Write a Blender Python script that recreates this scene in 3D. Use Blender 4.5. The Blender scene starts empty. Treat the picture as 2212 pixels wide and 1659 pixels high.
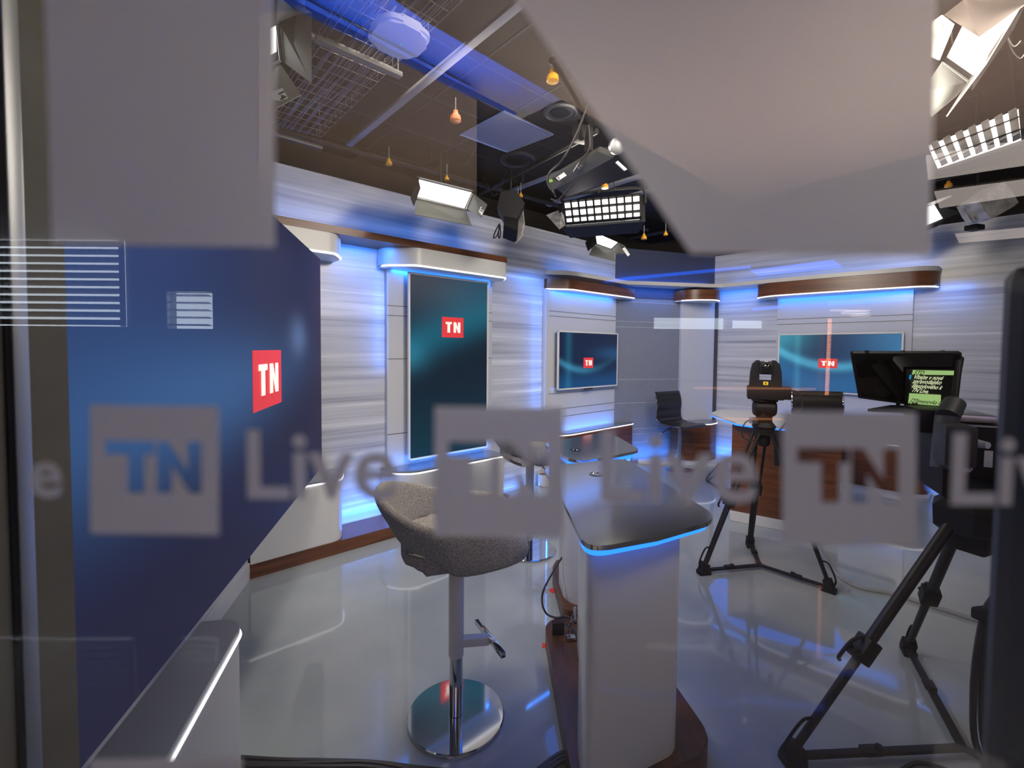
import bpy, bmesh, math, random
from mathutils import Vector, Matrix
random.seed(7)
S = bpy.context.scene
COL = S.collection
PI = math.pi
V = Vector

# ------------------------------------------------------------------ camera
F_PX, PX, PY, EYE = 990.0, 1106.0, 792.0, 1.65
_p, _r = math.radians(2.2), math.radians(0.45)
CD = V((0, math.cos(_p), -math.sin(_p)))
_r0 = V((1, 0, 0)); _u0 = _r0.cross(CD)
CR = _r0 * math.cos(_r) + _u0 * math.sin(_r)
CU = -_r0 * math.sin(_r) + _u0 * math.cos(_r)
EYEP = V((0, 0, EYE))
cd = bpy.data.cameras.new('camera'); cam = bpy.data.objects.new('camera', cd); COL.objects.link(cam)
m = Matrix((CR, CU, -CD)).transposed().to_4x4(); m.translation = EYEP
cam.matrix_world = m
cd.sensor_width = 36; cd.lens = F_PX / 2212 * 36; cd.shift_y = -(829.5 - PY) / 2212
cd.clip_start = 0.01; cd.clip_end = 100
cd.dof.use_dof = True; cd.dof.focus_distance = 2.4; cd.dof.aperture_fstop = 5.0
S.camera = cam


def ray(x, y): return CD + CR * ((x - PX) / F_PX) - CU * ((y - PY) / F_PX)
def at(x, y, Y):                       # measured point of the photo at a distance Y into the room
    d = ray(x, y); return EYEP + d * (Y / d.y)
def flat(x, y, z):                     # measured point of the photo on the level z
    d = ray(x, y); return EYEP + d * ((z - EYE) / d.z)

# ------------------------------------------------------------------ frames of the two set walls
_a = math.radians(48.5)
UA, NA, OA = V((math.sin(_a), math.cos(_a), 0)), V((math.cos(_a), -math.sin(_a), 0)), V((-1.857, 3.186, 0))
_c = math.radians(-43.3)
UC, NC, OC = V((-math.sin(_c), -math.cos(_c), 0)), V((-math.cos(_c), math.sin(_c), 0)), V((4.608, 5.002, 0))
def SA(s, d, z=0): return OA + UA * s + NA * d + V((0, 0, z))
def SC(s, d, z=0): return OC + UC * s + NC * d + V((0, 0, z))
def onA(x, y, d):
    r = ray(x, y); t = (OA + NA * d - EYEP).dot(NA) / r.dot(NA); return EYEP + r * t

# ------------------------------------------------------------------ materials
def mat(name, col=(.8, .8, .8), rough=.5, metal=0., spec=.5, emit=None, es=0., coat=0.):
    m = bpy.data.materials.new(name); m.use_nodes = True
    b = m.node_tree.nodes['Principled BSDF']
    b.inputs['Base Color'].default_value = (*col, 1); b.inputs['Roughness'].default_value = rough
    b.inputs['Metallic'].default_value = metal; b.inputs['Specular IOR Level'].default_value = spec
    b.inputs['Coat Weight'].default_value = coat
    if emit: b.inputs['Emission Color'].default_value = (*emit, 1); b.inputs['Emission Strength'].default_value = es
    return m
def N(m, t, **kw):
    n = m.node_tree.nodes.new(t)
    for k, v in kw.items():
        if hasattr(n, k): setattr(n, k, v)
        else: n.inputs[k.replace('_', ' ')].default_value = v
    return n
def L(m, a, b): m.node_tree.links.new(a, b)
def B(m): return m.node_tree.nodes['Principled BSDF']
def ramp(m, fac, stops):
    r = N(m, 'ShaderNodeValToRGB'); e = r.color_ramp.elements
    while len(e) < len(stops): e.new(.5)
    for k, (p, c) in enumerate(stops): e[k].position = p; e[k].color = (*c, 1)
    L(m, fac, r.inputs[0]); return r.outputs[0]
def mapped(m, scale, rot=(0, 0, 0), coord='Object'):
    t = N(m, 'ShaderNodeTexCoord'); mp = N(m, 'ShaderNodeMapping')
    mp.inputs['Scale'].default_value = scale; mp.inputs['Rotation'].default_value = rot
    L(m, t.outputs[coord], mp.inputs[0]); return mp.outputs[0]
def noise(m, vec, scale, detail=3, rough=.5):
    n = N(m, 'ShaderNodeTexNoise'); n.inputs['Scale'].default_value = scale; n.inputs['Detail'].default_value = detail
    n.inputs['Roughness'].default_value = rough; L(m, vec, n.inputs['Vector']); return n.outputs[0]
def bump(m, h, strength, dist=.002):
    b = N(m, 'ShaderNodeBump'); b.inputs['Strength'].default_value = strength; b.inputs['Distance'].default_value = dist
    L(m, h, b.inputs['Height']); L(m, b.outputs[0], B(m).inputs['Normal'])
def noisy(name, c0, c1, scale, rough=.5, stretch=(1, 1, 1), bmp=0, **kw):
    m = mat(name, c0, rough, **kw); v = mapped(m, stretch); n = noise(m, v, scale)
    L(m, ramp(m, n, [(.3, c0), (.7, c1)]), B(m).inputs['Base Color'])
    if bmp: bump(m, n, bmp)
    return m
def wood(name, stretch, rough=.32, k=1.):
    m = mat(name, (.2, .07, .025), rough); v = mapped(m, stretch)
    n = noise(m, v, 2.2, 6, .65)
    L(m, ramp(m, n, [(.28, (.085 * k, .028 * k, .011 * k)), (.5, (.20 * k, .068 * k, .024 * k)), (.72, (.31 * k, .115 * k, .042 * k))]), B(m).inputs['Base Color']); return m

M = {}
M['floor'] = mat('floor_resin', (.4, .42, .43), .05, spec=.55)
_n = noise(M['floor'], mapped(M['floor'], (1, 1, 1)), 2.5, 4)
L(M['floor'], ramp(M['floor'], _n, [(.3, (.36, .40, .39)), (.7, (.42, .455, .445))]), B(M['floor']).inputs['Base Color'])
bump(M['floor'], noise(M['floor'], mapped(M['floor'], (1, 1, 1)), 1.1, 2), .04, .02)
M['white'] = mat('white_satin', (.72, .72, .7), .35)
M['whitegloss'] = mat('white_panel', (.66, .67, .68), .25)
M['wood'] = wood('walnut_veneer', (.6, .6, 16), .32, .78)
M['woodflat'] = wood('walnut_board', (9, 2.0, 9), .35, .45)
M['print'] = mat('streaked_print', (.6, .6, .6), .3)
_v = mapped(M['print'], (.2, .2, 10)); _n = noise(M['print'], _v, 1.6, 5, .62)
L(M['print'], ramp(M['print'], _n, [(.30, (.34, .35, .39)), (.45, (.58, .59, .60)), (.56, (.66, .66, .66)), (.68, (.90, .90, .89))]), B(M['print']).inputs['Base Color'])
M['slate'] = noisy('speckled_slate', (.20, .22, .27), (.30, .32, .36), 90, .5)
M['frieze'] = noisy('dark_frieze', (.05, .06, .12), (.07, .085, .15), 60, .6)
M['line'] = mat('joint_line', (.55, .57, .6), .5)
M['darkline'] = mat('dark_joint', (.06, .065, .08), .5)
M['mirror'] = mat('polished_steel', (.60, .60, .58), .13, metal=.93)
bump(M['mirror'], noise(M['mirror'], mapped(M['mirror'], (3, 40, 3)), 6, 3), .02, .002)
M['brushed'] = mat('brushed_steel', (.44, .47, .50), .34, metal=.85)
M['chrome'] = mat('chrome', (.55, .56, .58), .06, metal=1)
M['alu'] = mat('aluminium', (.62, .63, .64), .35, metal=1)
M['black'] = mat('black_plastic', (.010, .010, .011), .5, spec=.25)
M['blackmetal'] = mat('black_metal', (.014, .0135, .014), .5, spec=.25)
M['carbon'] = noisy('carbon_tube', (.008, .008, .009), (.018, .016, .016), 60, .4, spec=.3)
M['rubber'] = mat('rubber', (.010, .010, .011), .65, spec=.25)
M['leather'] = mat('black_leather', (.012, .011, .010), .36)
M['fabric'] = noisy('grey_wool', (.11, .10, .09), (.50, .475, .44), 260, .95, bmp=.4, spec=.15)
M['cream'] = mat('cream_enamel', (.68, .66, .6), .3)
M['ceil'] = noisy('dark_ceiling', (.018, .015, .013), (.03, .025, .022), 3, .8)
M['duct'] = mat('grey_trunking', (.30, .31, .36), .5)
M['wire'] = mat('galvanised_wire', (.26, .26, .27), .45, metal=.6)
M['yellow'] = mat('yellow_rubber', (.75, .36, .02), .5)
M['orange'] = mat('orange_plastic', (.65, .17, .03), .4)
M['greygreen'] = noisy('grey_barn_door', (.13, .14, .13), (.16, .17, .155), 4, .5)
M['silver'] = noisy('silver_cloth', (.30, .29, .28), (.65, .64, .62), 14, .4, bmp=.6, metal=.3)
M['paper'] = mat('white_label', (.8, .82, .82), .6)
M['labelyellow'] = mat('yellow_label', (.85, .6, .02), .6)
M['ink'] = mat('ink', (.02, .02, .02), .6)
M['red'] = mat('red_tape', (.85, .05, .03), .6)
M['concrete'] = noisy('olive_concrete', (.23, .21, .15), (.31, .285, .215), 2.2, .55, (1, 1, 5))
M['navy'] = mat('navy_coated_metal', (.02, .028, .045), .5)
M['glow'] = mat('white_led', (1, 1, 1), .4, emit=(1, .98, 1), es=1.5)
M['blueglow'] = mat('blue_led', (.05, .2, 1), .4, emit=(.015, .17, 1), es=2.4)
M['softlight'] = mat('softlight_diffuser', (.8, .8, .8), .5, emit=(1, .985, .97), es=2.1)
M['logored'] = mat('logo_red', (.5, .02, .02), .5, emit=(.62, .035, .045), es=.8)
M['logowhite'] = mat('logo_white', (.8, .8, .75), .5, emit=(.66, .72, .62), es=.85)
M['bezel'] = mat('pale_bezel', (.88, .86, .82), .35)
M['cable'] = mat('cable_jacket', (.02, .02, .022), .45)
M['greycable'] = mat('grey_cable_cover', (.35, .36, .36), .5)
M['off_wall'] = mat('office_wall', (.30, .26, .24), .7); M['off_ceil'] = mat('office_ceiling', (.10, .088, .08), .8); M['off_floor'] = mat('office_floor', (.02, .02, .022), .7)
M['lens'] = mat('lens_glass', (.01, .01, .012), .05)
M['greenlabel'] = mat('green_label', (.3, .6, .03), .5)

def screen(name, base, kind, es=.9):
    """a lit display: soft light trails on a blue ground"""
    m = mat(name, (.01, .01, .012), .3, spec=.25); t = N(m, 'ShaderNodeTexCoord'); sx = N(m, 'ShaderNodeSeparateXYZ'); L(m, t.outputs['UV'], sx.inputs[0])
    def mth(op, a, b=None, c=None):
        n = N(m, 'ShaderNodeMath', operation=op)
        for k, q in enumerate((a, b, c)):
            if q is None: continue
            if isinstance(q, (int, float)): n.inputs[k].default_value = q
            else: L(m, q, n.inputs[k])
        return n.outputs[0]
    u, v = sx.outputs[0], sx.outputs[1]
    def gauss(x, c, w):
        q = mth('DIVIDE', mth('SUBTRACT', x, c), w); return mth('EXPONENT', mth('MULTIPLY', mth('MULTIPLY', q, q), -1.))
    acc = None
    for (f, amp, w, colr) in kind(mth, gauss, u, v):
        r = N(m, 'ShaderNodeMix', data_type='RGBA', blend_type='ADD'); r.inputs[0].default_value = 1
        cm = N(m, 'ShaderNodeMix', data_type='RGBA', blend_type='MIX'); cm.inputs[6].default_value = (0, 0, 0, 1); cm.inputs[7].default_value = (*[q * amp for q in colr], 1)
        L(m, f, cm.inputs[0])
        if acc is None: r.inputs[6].default_value = (*base, 1)
        else: L(m, acc, r.inputs[6])
        L(m, cm.outputs[2], r.inputs[7]); acc = r.outputs[2]
    L(m, acc, B(m).inputs['Emission Color']); B(m).inputs['Emission Strength'].default_value = es
    return m
def k_wide(mth, g, u, v):            # bright trail that dips in the middle, dark vertical curtain, paler top left
    curve = mth('ADD', mth('MULTIPLY', mth('POWER', mth('ABSOLUTE', mth('SUBTRACT', u, .50)), 2.), 1.1), .42)
    d = mth('SUBTRACT', v, curve)
    yield mth('MULTIPLY', g(d, .02, .075), mth('SUBTRACT', 1.15, g(u, .95, .25))), 1., 0, (.05, .25, .33)
    yield g(d, -.30, .32), 1., 0, (.01, .10, .23)
    yield mth('MULTIPLY', g(v, 1., .34), g(u, .0, .27)), 1., 0, (.04, .27, .33)
    yield mth('MULTIPLY', g(v, .9, .4), g(u, 1.0, .36)), 1., 0, (.02, .13, .25)
    yield g(u, .18, .03), .3, 0, (.06, .25, .30)
def k_small(mth, g, u, v):
    d = mth('SUBTRACT', v, mth('ADD', mth('MULTIPLY', mth('POWER', mth('ABSOLUTE', mth('SUBTRACT', u, .45)), 2.), .9), .30))
    yield mth('MULTIPLY', g(d, .02, .06), g(u, .2, .45)), 1., 0, (.03, .17, .26)
    yield mth('MULTIPLY', g(v, .62, .12), g(u, .95, .35)), 1., 0, (.005, .05, .12)
    yield g(u, .16, .05), .45, 0, (.01, .14, .22)
    yield g(v, .05, .22), 1., 0, (.0, .045, .13)
def k_tall(mth, g, u, v):
    d = mth('SUBTRACT', v, mth('ADD', mth('MULTIPLY', u, .2), .58))
    yield mth('MULTIPLY', g(d, .03, .11), 1.), 1., 0, (.0, .085, .13)
    yield mth('MULTIPLY', g(d, .2, .13), g(u, .8, .6)), 1., 0, (.004, .045, .075)
    yield mth('MULTIPLY', g(u, 0., .2), g(v, .56, .08)), 1., 0, (.015, .10, .15)
    yield g(v, .0, .3), 1., 0, (.0, .022, .032)
    yield mth('MULTIPLY', g(v, 1., .2), g(u, .2, .7)), 1., 0, (.045, .045, .052)
def k_wall(mth, g, u, v):
    d = mth('SUBTRACT', v, mth('ADD', mth('MULTIPLY', mth('MULTIPLY', u, u), .10), .46))
    yield mth('MULTIPLY', g(d, 0, .14), g(u, .30, .42)), 1., 0, (.024, .085, .20)
    yield mth('MULTIPLY', g(v, .85, .35), g(u, .05, .35)), 1., 0, (.012, .04, .135)
    yield mth('MULTIPLY', g(v, .62, .07), g(u, .76, .07)), 1., 0, (.07, .11, .20)
    yield mth('MULTIPLY', g(u, 1., .10), g(v, .7, .5)), 1., 0, (.018, .004, .0)  # warm tint paints the office reflection into the far end of the picture
M['scr_wide'] = screen('display_wide', (.012, .022, .07), k_wide, 1.)
M['scr_small'] = screen('display_small', (.002, .012, .045), k_small, 1.)
M['scr_tall'] = screen('display_tall', (.001, .010, .024), k_tall, 1.)
M['scr_wall'] = screen('display_led_wall', (.013, .0135, .042), k_wall, 1.)
B(M['scr_wall']).inputs['Roughness'].default_value = .6; B(M['scr_wall']).inputs['Specular IOR Level'].default_value = .12

def glassmat(name, k, tint=(1, 1, 1)):
    m = bpy.data.materials.new(name); m.use_nodes = True; nt = m.node_tree; nt.nodes.clear()
    o = N(m, 'ShaderNodeOutputMaterial'); mx = N(m, 'ShaderNodeMixShader'); tr = N(m, 'ShaderNodeBsdfTransparent'); gl = N(m, 'ShaderNodeBsdfGlossy')
    tr.inputs[0].default_value = (*tint, 1); gl.inputs['Roughness'].default_value = 0.0
    fr = N(m, 'ShaderNodeFresnel'); fr.inputs[0].default_value = 1.5
    mu = N(m, 'ShaderNodeMath', operation='MULTIPLY'); mu.inputs[1].default_value = k; L(m, fr.outputs[0], mu.inputs[0])
    L(m, mu.outputs[0], mx.inputs[0]); L(m, tr.outputs[0], mx.inputs[1]); L(m, gl.outputs[0], mx.inputs[2]); L(m, mx.outputs[0], o.inputs[0]); return m
M['glass'] = glassmat('clear_glass', 1.75)
M['prompterglass'] = glassmat('smoked_glass', 2.5, (.22, .2, .19))
def frosted():
    m = bpy.data.materials.new('frosted_vinyl'); m.use_nodes = True; nt = m.node_tree; nt.nodes.clear()
    o = N(m, 'ShaderNodeOutputMaterial'); mx = N(m, 'ShaderNodeMixShader'); m2 = N(m, 'ShaderNodeMixShader'); d = N(m, 'ShaderNodeBsdfDiffuse'); t = N(m, 'ShaderNodeBsdfTranslucent'); r = N(m, 'ShaderNodeBsdfRefraction')
    d.inputs[0].default_value = (.93, .92, .91, 1); t.inputs[0].default_value = (.97, .96, .95, 1); mx.inputs[0].default_value = .5
    r.inputs[0].default_value = (.97, .96, .94, 1); r.inputs['Roughness'].default_value = .75; r.inputs['IOR'].default_value = 1.35; m2.inputs[0].default_value = .42
    L(m, d.outputs[0], mx.inputs[1]); L(m, t.outputs[0], mx.inputs[2]); L(m, mx.outputs[0], m2.inputs[1]); L(m, r.outputs[0], m2.inputs[2]); L(m, m2.outputs[0], o.inputs[0]); return m
M['frost'] = frosted()

# ------------------------------------------------------------------ mesh builder
class MB:
    def __init__(s): s.bm = bmesh.new()
    def _add(s, vs, fs):
        vv = [s.bm.verts.new(v) for v in vs]
        out = []
        for f in fs:
            try: out.append(s.bm.faces.new([vv[i] for i in f]))
            except ValueError: pass
        return vv, out
    def box(s, c, size, ax=None, bev=0, seg=2):
        """ax: 3 axis vectors (or an angle about z)"""
        if ax is None: ax = (V((1, 0, 0)), V((0, 1, 0)), V((0, 0, 1)))
        elif isinstance(ax, (int, float)): ax = (V((math.cos(ax), math.sin(ax), 0)), V((-math.sin(ax), math.cos(ax), 0)), V((0, 0, 1)))
        c = V(c); h = [q / 2 for q in size]
        vs = [c + ax[0] * (h[0] * i) + ax[1] * (h[1] * j) + ax[2] * (h[2] * k) for k in (-1, 1) for j in (-1, 1) for i in (-1, 1)]
        vv, ff = s._add(vs, [(0, 2, 3, 1), (4, 5, 7, 6), (0, 1, 5, 4), (2, 6, 7, 3), (0, 4, 6, 2), (1, 3, 7, 5)])
        if bev:
            es = list({e for f in ff for e in f.edges})
            bmesh.ops.bevel(s.bm, geom=es, offset=bev, segments=seg, affect='EDGES', profile=.6)
        return s
    def prism(s, pts, z0, z1, bev=0):
        if sum(pts[i - 1][0] * pts[i][1] - pts[i][0] * pts[i - 1][1] for i in range(len(pts))) < 0: pts = pts[::-1]
        n = len(pts)
        vv, ff = s._add([V((p[0], p[1], z0)) for p in pts] + [V((p[0], p[1], z1)) for p in pts],
                        [tuple(range(n - 1, -1, -1)), tuple(range(n, 2 * n))] + [(i, (i + 1) % n, n + (i + 1) % n, n + i) for i in range(n)])
        if bev:
            es = list({e for f in ff[:2] for e in f.edges}); bmesh.ops.bevel(s.bm, geom=es, offset=bev, segments=2, affect='EDGES')
        return s
    def slab(s, pts, th):
        """flat polygon in space given its thickness along the normal"""
        pts = [V(p) for p in pts]; nn = (pts[1] - pts[0]).cross(pts[2] - pts[0]).normalized() * th; n = len(pts)
        s._add(pts + [p - nn for p in pts], [tuple(range(n)), tuple(range(2 * n - 1, n - 1, -1))] + [(i, n + i, n + (i + 1) % n, (i + 1) % n) for i in range(n)])
        return s
    def poly(s, pts): s._add([V(p) for p in pts], [tuple(range(len(pts)))]); return s
    def cyl(s, a, b, r0, r1=None, seg=14, caps=True):
        a, b = V(a), V(b); r1 = r0 if r1 is None else r1; d = (b - a).normalized()
        x = d.orthogonal().normalized(); y = d.cross(x)
        c = [(math.cos(2 * PI * i / seg), math.sin(2 * PI * i / seg)) for i in range(seg)]
        fs = [(i, (i + 1) % seg, seg + (i + 1) % seg, seg + i) for i in range(seg)]
        if caps: fs += [tuple(range(seg - 1, -1, -1)), tuple(range(seg, 2 * seg))]
        s._add([a + x * (p * r0) + y * (q * r0) for p, q in c] + [b + x * (p * r1) + y * (q * r1) for p, q in c], fs); return s
    def lathe(s, prof, c, seg=32, axis=(0, 0, 1)):
        """prof: (radius, height) list along the axis"""
        c = V(c); d = V(axis).normalized(); x = d.orthogonal().normalized(); y = d.cross(x); n = len(prof)
        vs = [c + d * h + (x * math.cos(2 * PI * i / seg) + y * math.sin(2 * PI * i / seg)) * r for r, h in prof for i in range(seg)]
        fs = [(k * seg + i, k * seg + (i + 1) % seg, (k + 1) * seg + (i + 1) % seg, (k + 1) * seg + i) for k in range(n - 1) for i in range(seg)]
        if prof[0][0] > 1e-5: fs.append(tuple(range(seg - 1, -1, -1)))
        if prof[-1][0] > 1e-5: fs.append(tuple(range((n - 1) * seg, n * seg)))
        s._add(vs, fs); return s
    def tube(s, pts, r, seg=8, smooth=6, closed=False):
        pts = [V(p) for p in pts]
        if smooth and len(pts) > 2:
            q = []; n = len(pts)
            for i in range(n if closed else n - 1):
                if closed: p0, p1, p2, p3 = pts[i - 1], pts[i], pts[(i + 1) % n], pts[(i + 2) % n]
                else: p0, p1, p2, p3 = pts[max(i - 1, 0)], pts[i], pts[i + 1], pts[min(i + 2, n - 1)]
                for k in range(smooth):
                    t = k / smooth
                    q.append(.5 * ((2 * p1) + (p2 - p0) * t + (2 * p0 - 5 * p1 + 4 * p2 - p3) * t * t + (3 * p1 - p0 - 3 * p2 + p3) * t ** 3))
            if not closed: q.append(pts[-1])
            pts = q
        n = len(pts); vs = []; x = None
        for i, p in enumerate(pts):
            if closed: d = (pts[(i + 1) % n] - pts[i - 1]).normalized()
            else: d = (pts[min(i + 1, n - 1)] - pts[max(i - 1, 0)]).normalized()
            x = d.orthogonal().normalized() if x is None else (x - d * x.dot(d)).normalized()
            y = d.cross(x)
            vs += [p + (x * math.cos(2 * PI * j / seg) + y * math.sin(2 * PI * j / seg)) * r for j in range(seg)]
        fs = [(i * seg + j, i * seg + (j + 1) % seg, ((i + 1) % n) * seg + (j + 1) % seg, ((i + 1) % n) * seg + j) for i in range(n if closed else n - 1) for j in range(seg)]
        if not closed: fs += [tuple(range(seg - 1, -1, -1)), tuple(range((n - 1) * seg, n * seg))]
        s._add(vs, fs); return s
    def ball(s, c, r, seg=14):
        return s.lathe([(max(1e-6, r * math.sin(PI * k / 8)), -r * math.cos(PI * k / 8)) for k in range(9)], c, seg)
    def done(s, name, material, parent=None, smooth=True):
        bmesh.ops.recalc_face_normals(s.bm, faces=s.bm.faces[:])
        me = bpy.data.meshes.new(name); s.bm.to_mesh(me); s.bm.free(); me.materials.append(M[material] if isinstance(material, str) else material)
        if smooth: me.shade_smooth()
        o = bpy.data.objects.new(name, me); COL.objects.link(o)
        if smooth: sharp(o)
        if parent: o.parent = parent; o.matrix_parent_inverse = Matrix.Translation(-parent_loc(parent))
        return o
def parent_loc(p): return V(p.location) if p.parent is None else V((0, 0, 0))   # parts are meshed in room coordinates
def sharp(o):
    me = o.data
    ang = math.radians(38); bm = bmesh.new(); bm.from_mesh(me)
    for e in bm.edges: e.smooth = not (len(e.link_faces) != 2 or e.calc_face_angle(0) > ang)
    bm.to_mesh(me); bm.free()
def tag(o, label=None, cat=None, group=None, kind=None):
    for k, q in (('label', label), ('category', cat), ('group', group), ('kind', kind)):
        if q: o[k] = q
    return o
def thing(name, loc, label, cat, group=None):
    o = bpy.data.objects.new(name, None); COL.objects.link(o); o.location = loc; o.empty_display_size = .1
    return tag(o, label, cat, group)
def struct(mb, name, material, smooth=False): return tag(mb.done(name, material, None, smooth), kind='structure')
def rnd(pts, r, seg=5):
    """round the corners of a plan polygon; r a number or one per corner"""
    out = []; n = len(pts)
    for i in range(n):
        p, a, b = V(pts[i]), V(pts[i - 1]), V(pts[(i + 1) % n]); rr = r[i] if isinstance(r, (list, tuple)) else r
        if rr <= 0: out.append(p); continue
        da, db = (a - p), (b - p); q = min(rr, da.length * .49, db.length * .49)
        p0, p1 = p + da.normalized() * q, p + db.normalized() * q
        for k in range(seg + 1):
            t = k / seg; out.append(p0 * (1 - t) ** 2 + p * (2 * t * (1 - t)) + p1 * t * t)
    return out
def plan(f, pts, r=0, seg=5): return [(p.x, p.y) for p in (f(*q) for q in (rnd([V((a, b)) for a, b in pts], r, seg)))]
def shrink(pts, k):
    cx = sum(p[0] for p in pts) / len(pts); cy = sum(p[1] for p in pts) / len(pts)
    out = []
    for p in pts:
        d = math.hypot(p[0] - cx, p[1] - cy); out.append((p[0] + (cx - p[0]) * k / d, p[1] + (cy - p[1]) * k / d))
    return out
def frame_axes(n, up=V((0, 0, 1))):
    n = V(n).normalized(); x = up.cross(n).normalized(); return x, n.cross(x), n
def glyph(s, size, bold=0., ext=.0004):
    """lettering as a mesh in the xy plane"""
    c = bpy.data.curves.new('lettering', 'FONT'); c.body = s; c.size = size; c.offset = bold; c.extrude = ext; c.resolution_u = 4
    o = bpy.data.objects.new('lettering', c); COL.objects.link(o)
    me = bpy.data.meshes.new_from_object(o.evaluated_get(bpy.context.evaluated_depsgraph_get())); bpy.data.objects.remove(o); return me
def write(name, s, size, origin, x, y, material, parent, bold=0., ext=.0004, slant=0.):
    me = glyph(s, size, bold, ext); n = x.cross(y)
    me.transform(Matrix(((1, slant, 0, 0), (0, 1, 0, 0), (0, 0, 1, 0), (0, 0, 0, 1))))
    mm = Matrix((x, y, n)).transposed().to_4x4(); mm.translation = V(origin); me.transform(mm)
    me.materials.clear(); me.materials.append(M[material]); o = bpy.data.objects.new(name, me); COL.objects.link(o)
    if parent: o.parent = parent; o.matrix_parent_inverse = Matrix.Translation(-parent_loc(parent))
    return o
T_POLY = [(0, 1), (.42, 1), (.42, .8), (.30, .8), (.30, 0), (.12, 0), (.12, .8), (0, .8)]
N_POLY = [(.55, 0), (.55, 1), (.72, 1), (.86, .42), (.86, 1), (1.02, 1), (1.02, 0), (.86, 0), (.71, .58), (.71, 0)]
def letters(mb, o, x, y, w, h, lift):
    n = x.cross(y).normalized()
    for p in (T_POLY, N_POLY): mb.slab([V(o) + x * (a * w) + y * (b * h) + n * lift for a, b in p], .002)
    return mb
def logo(parent, c, x, y, w, h, lift=.004, t=(.68, .52)):
    """red tile with the two white capitals"""
    n = x.cross(y).normalized()
    tile = MB().slab([V(c) + x * (i * w / 2) + y * (j * h / 2) + n * lift for i, j in ((-1, -1), (1, -1), (1, 1), (-1, 1))], .003).done('logo_tile', 'logored', parent, False)
    letters(MB(), V(c) - x * (w * t[0] / 2) - y * (h * t[1] / 2), x, y, w * t[0] / 1.02, h * t[1], lift + .002).done('logo_letters', 'logowhite', tile, False)
def display(parent, c, x, y, w, h, depth, smat, border=.019, bezel='bezel'):
    """flat screen: body with frame and a lit panel; x right, y up as seen"""
    n = x.cross(y).normalized(); c = V(c)
    MB().box(c - n * (depth / 2 + .002), (w - .04, h - .04, depth), (x, y, n), .006).done('screen_body', 'black', parent)
    b = MB()
    for i, j, sw, sh in ((0, 1, w, border), (0, -1, w, border), (1, 0, border, h), (-1, 0, border, h)):
        b.box(c + x * (i * (w - border) / 2) + y * (j * (h - border) / 2) - n * .008, (sw, sh, .026), (x, y, n), .003)
    b.done('screen_frame', bezel, parent)
    q = [c + x * (i * (w / 2 - border * .9)) + y * (j * (h / 2 - border * .9)) for i, j in ((-1, -1), (1, -1), (1, 1), (-1, 1))]
    o = MB().poly(q).done('display_panel', smat, parent, False)
    uv = o.data.uv_layers.new(name='uv')
    for lp in o.data.loops:
        p = o.data.vertices[lp.vertex_index].co - c
        uv.data[lp.index].uv = (p.dot(x) / w + .5, p.dot(y) / h + .5)
    return o
def lamp(name, loc, direction, sx, sy, power, col, xaxis=None):
    ld = bpy.data.lights.new(name, 'AREA'); ld.shape = 'RECTANGLE'; ld.size = sx; ld.size_y = sy; ld.energy = power; ld.color = col
    o = bpy.data.objects.new(name, ld); COL.objects.link(o)
    n = -V(direction).normalized(); xa = V(xaxis) if xaxis else n.orthogonal(); xa = (xa - n * xa.dot(n)).normalized(); ya = n.cross(xa)
    mm = Matrix((xa, ya, n)).transposed().to_4x4(); mm.translation = V(loc); o.matrix_world = mm; return o
BLUE = (.02, .22, 1.0)

# ================================================================== the room
Z = V((0, 0, 1)); X = V((1, 0, 0)); Y = V((0, 1, 0))
struct(MB().box((1, 3.5, -.05), (16, 19, .1)), 'floor', 'floor')
CEIL = 3.66
struct(MB().box((1.4, 4.6, CEIL + .05), (12, 8.9, .1)), 'ceiling', 'ceil')
# ceiling grid joints
g = MB()
for k in range(-2, 9):
    g.box(SA(k * .62 + .05, 1.2, CEIL - .001), (.022, 7, .003), math.atan2(UA.y, UA.x))
for k in range(-4, 9):
    g.box(SA(2.5, k * .62 - .26, CEIL - .001), (7, .022, .003), math.atan2(UA.y, UA.x))
struct(g, 'trim_1', mat('ceiling_joint', (.04, .036, .034), .7))

angA, angC = math.atan2(UA.y, UA.x), math.atan2(UC.y, UC.x)
# set walls
WH = 3.09
struct(MB().box(SA(1.92, -.39, WH / 2), (5.6, .12, WH), angA), 'wall_left', 'print')
struct(MB().box(SC(.25, -.39, WH / 2), (5.6, .12, WH), angC), 'wall_right', 'print')
cA, cC = SA(4.718, -.33), SC(-2.555, -.33)
dD = (cC - cA).normalized(); nD = V((dD.y, -dD.x, 0)); angD = math.atan2(dD.y, dD.x); lenD = (cC - cA).length
struct(MB().box((cA + cC) / 2 - nD * .03 + Z * 1.2, (lenD, .06, 2.4), angD), 'wall_back', 'slate')
struct(MB().box((cA + cC) / 2 - nD * .02 + Z * 2.75, (lenD, .06, .7), angD), 'wall_back_frieze', 'frieze')
g = MB()
for z in (.30, .42, .50, .88, 1.22, 1.98, 2.06, 2.34): g.box((cA + cC) / 2 + nD * .001 + Z * z, (lenD, .004, .006), angD)
struct(g, 'trim_2', 'line')
# white panel in the corner, between slate and print
pw0 = cA + dD * 1.10
struct(MB().box(pw0 + dD * .30 + nD * .03 + Z * 1.2, (.6, .05, 2.36), angD, .004), 'trim_3', 'whitegloss')
g = MB()
for z in (.5, 1.2, 1.55, 2.0): g.box(pw0 + dD * .30 + nD * .056 + Z * z, (.6, .003, .005), angD)
struct(g, 'trim_4', 'line')
struct(MB().box(SC(-2.50, -.31, 1.2), (.05, .03, 2.36), angC), 'trim_5', 'darkline')
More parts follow.
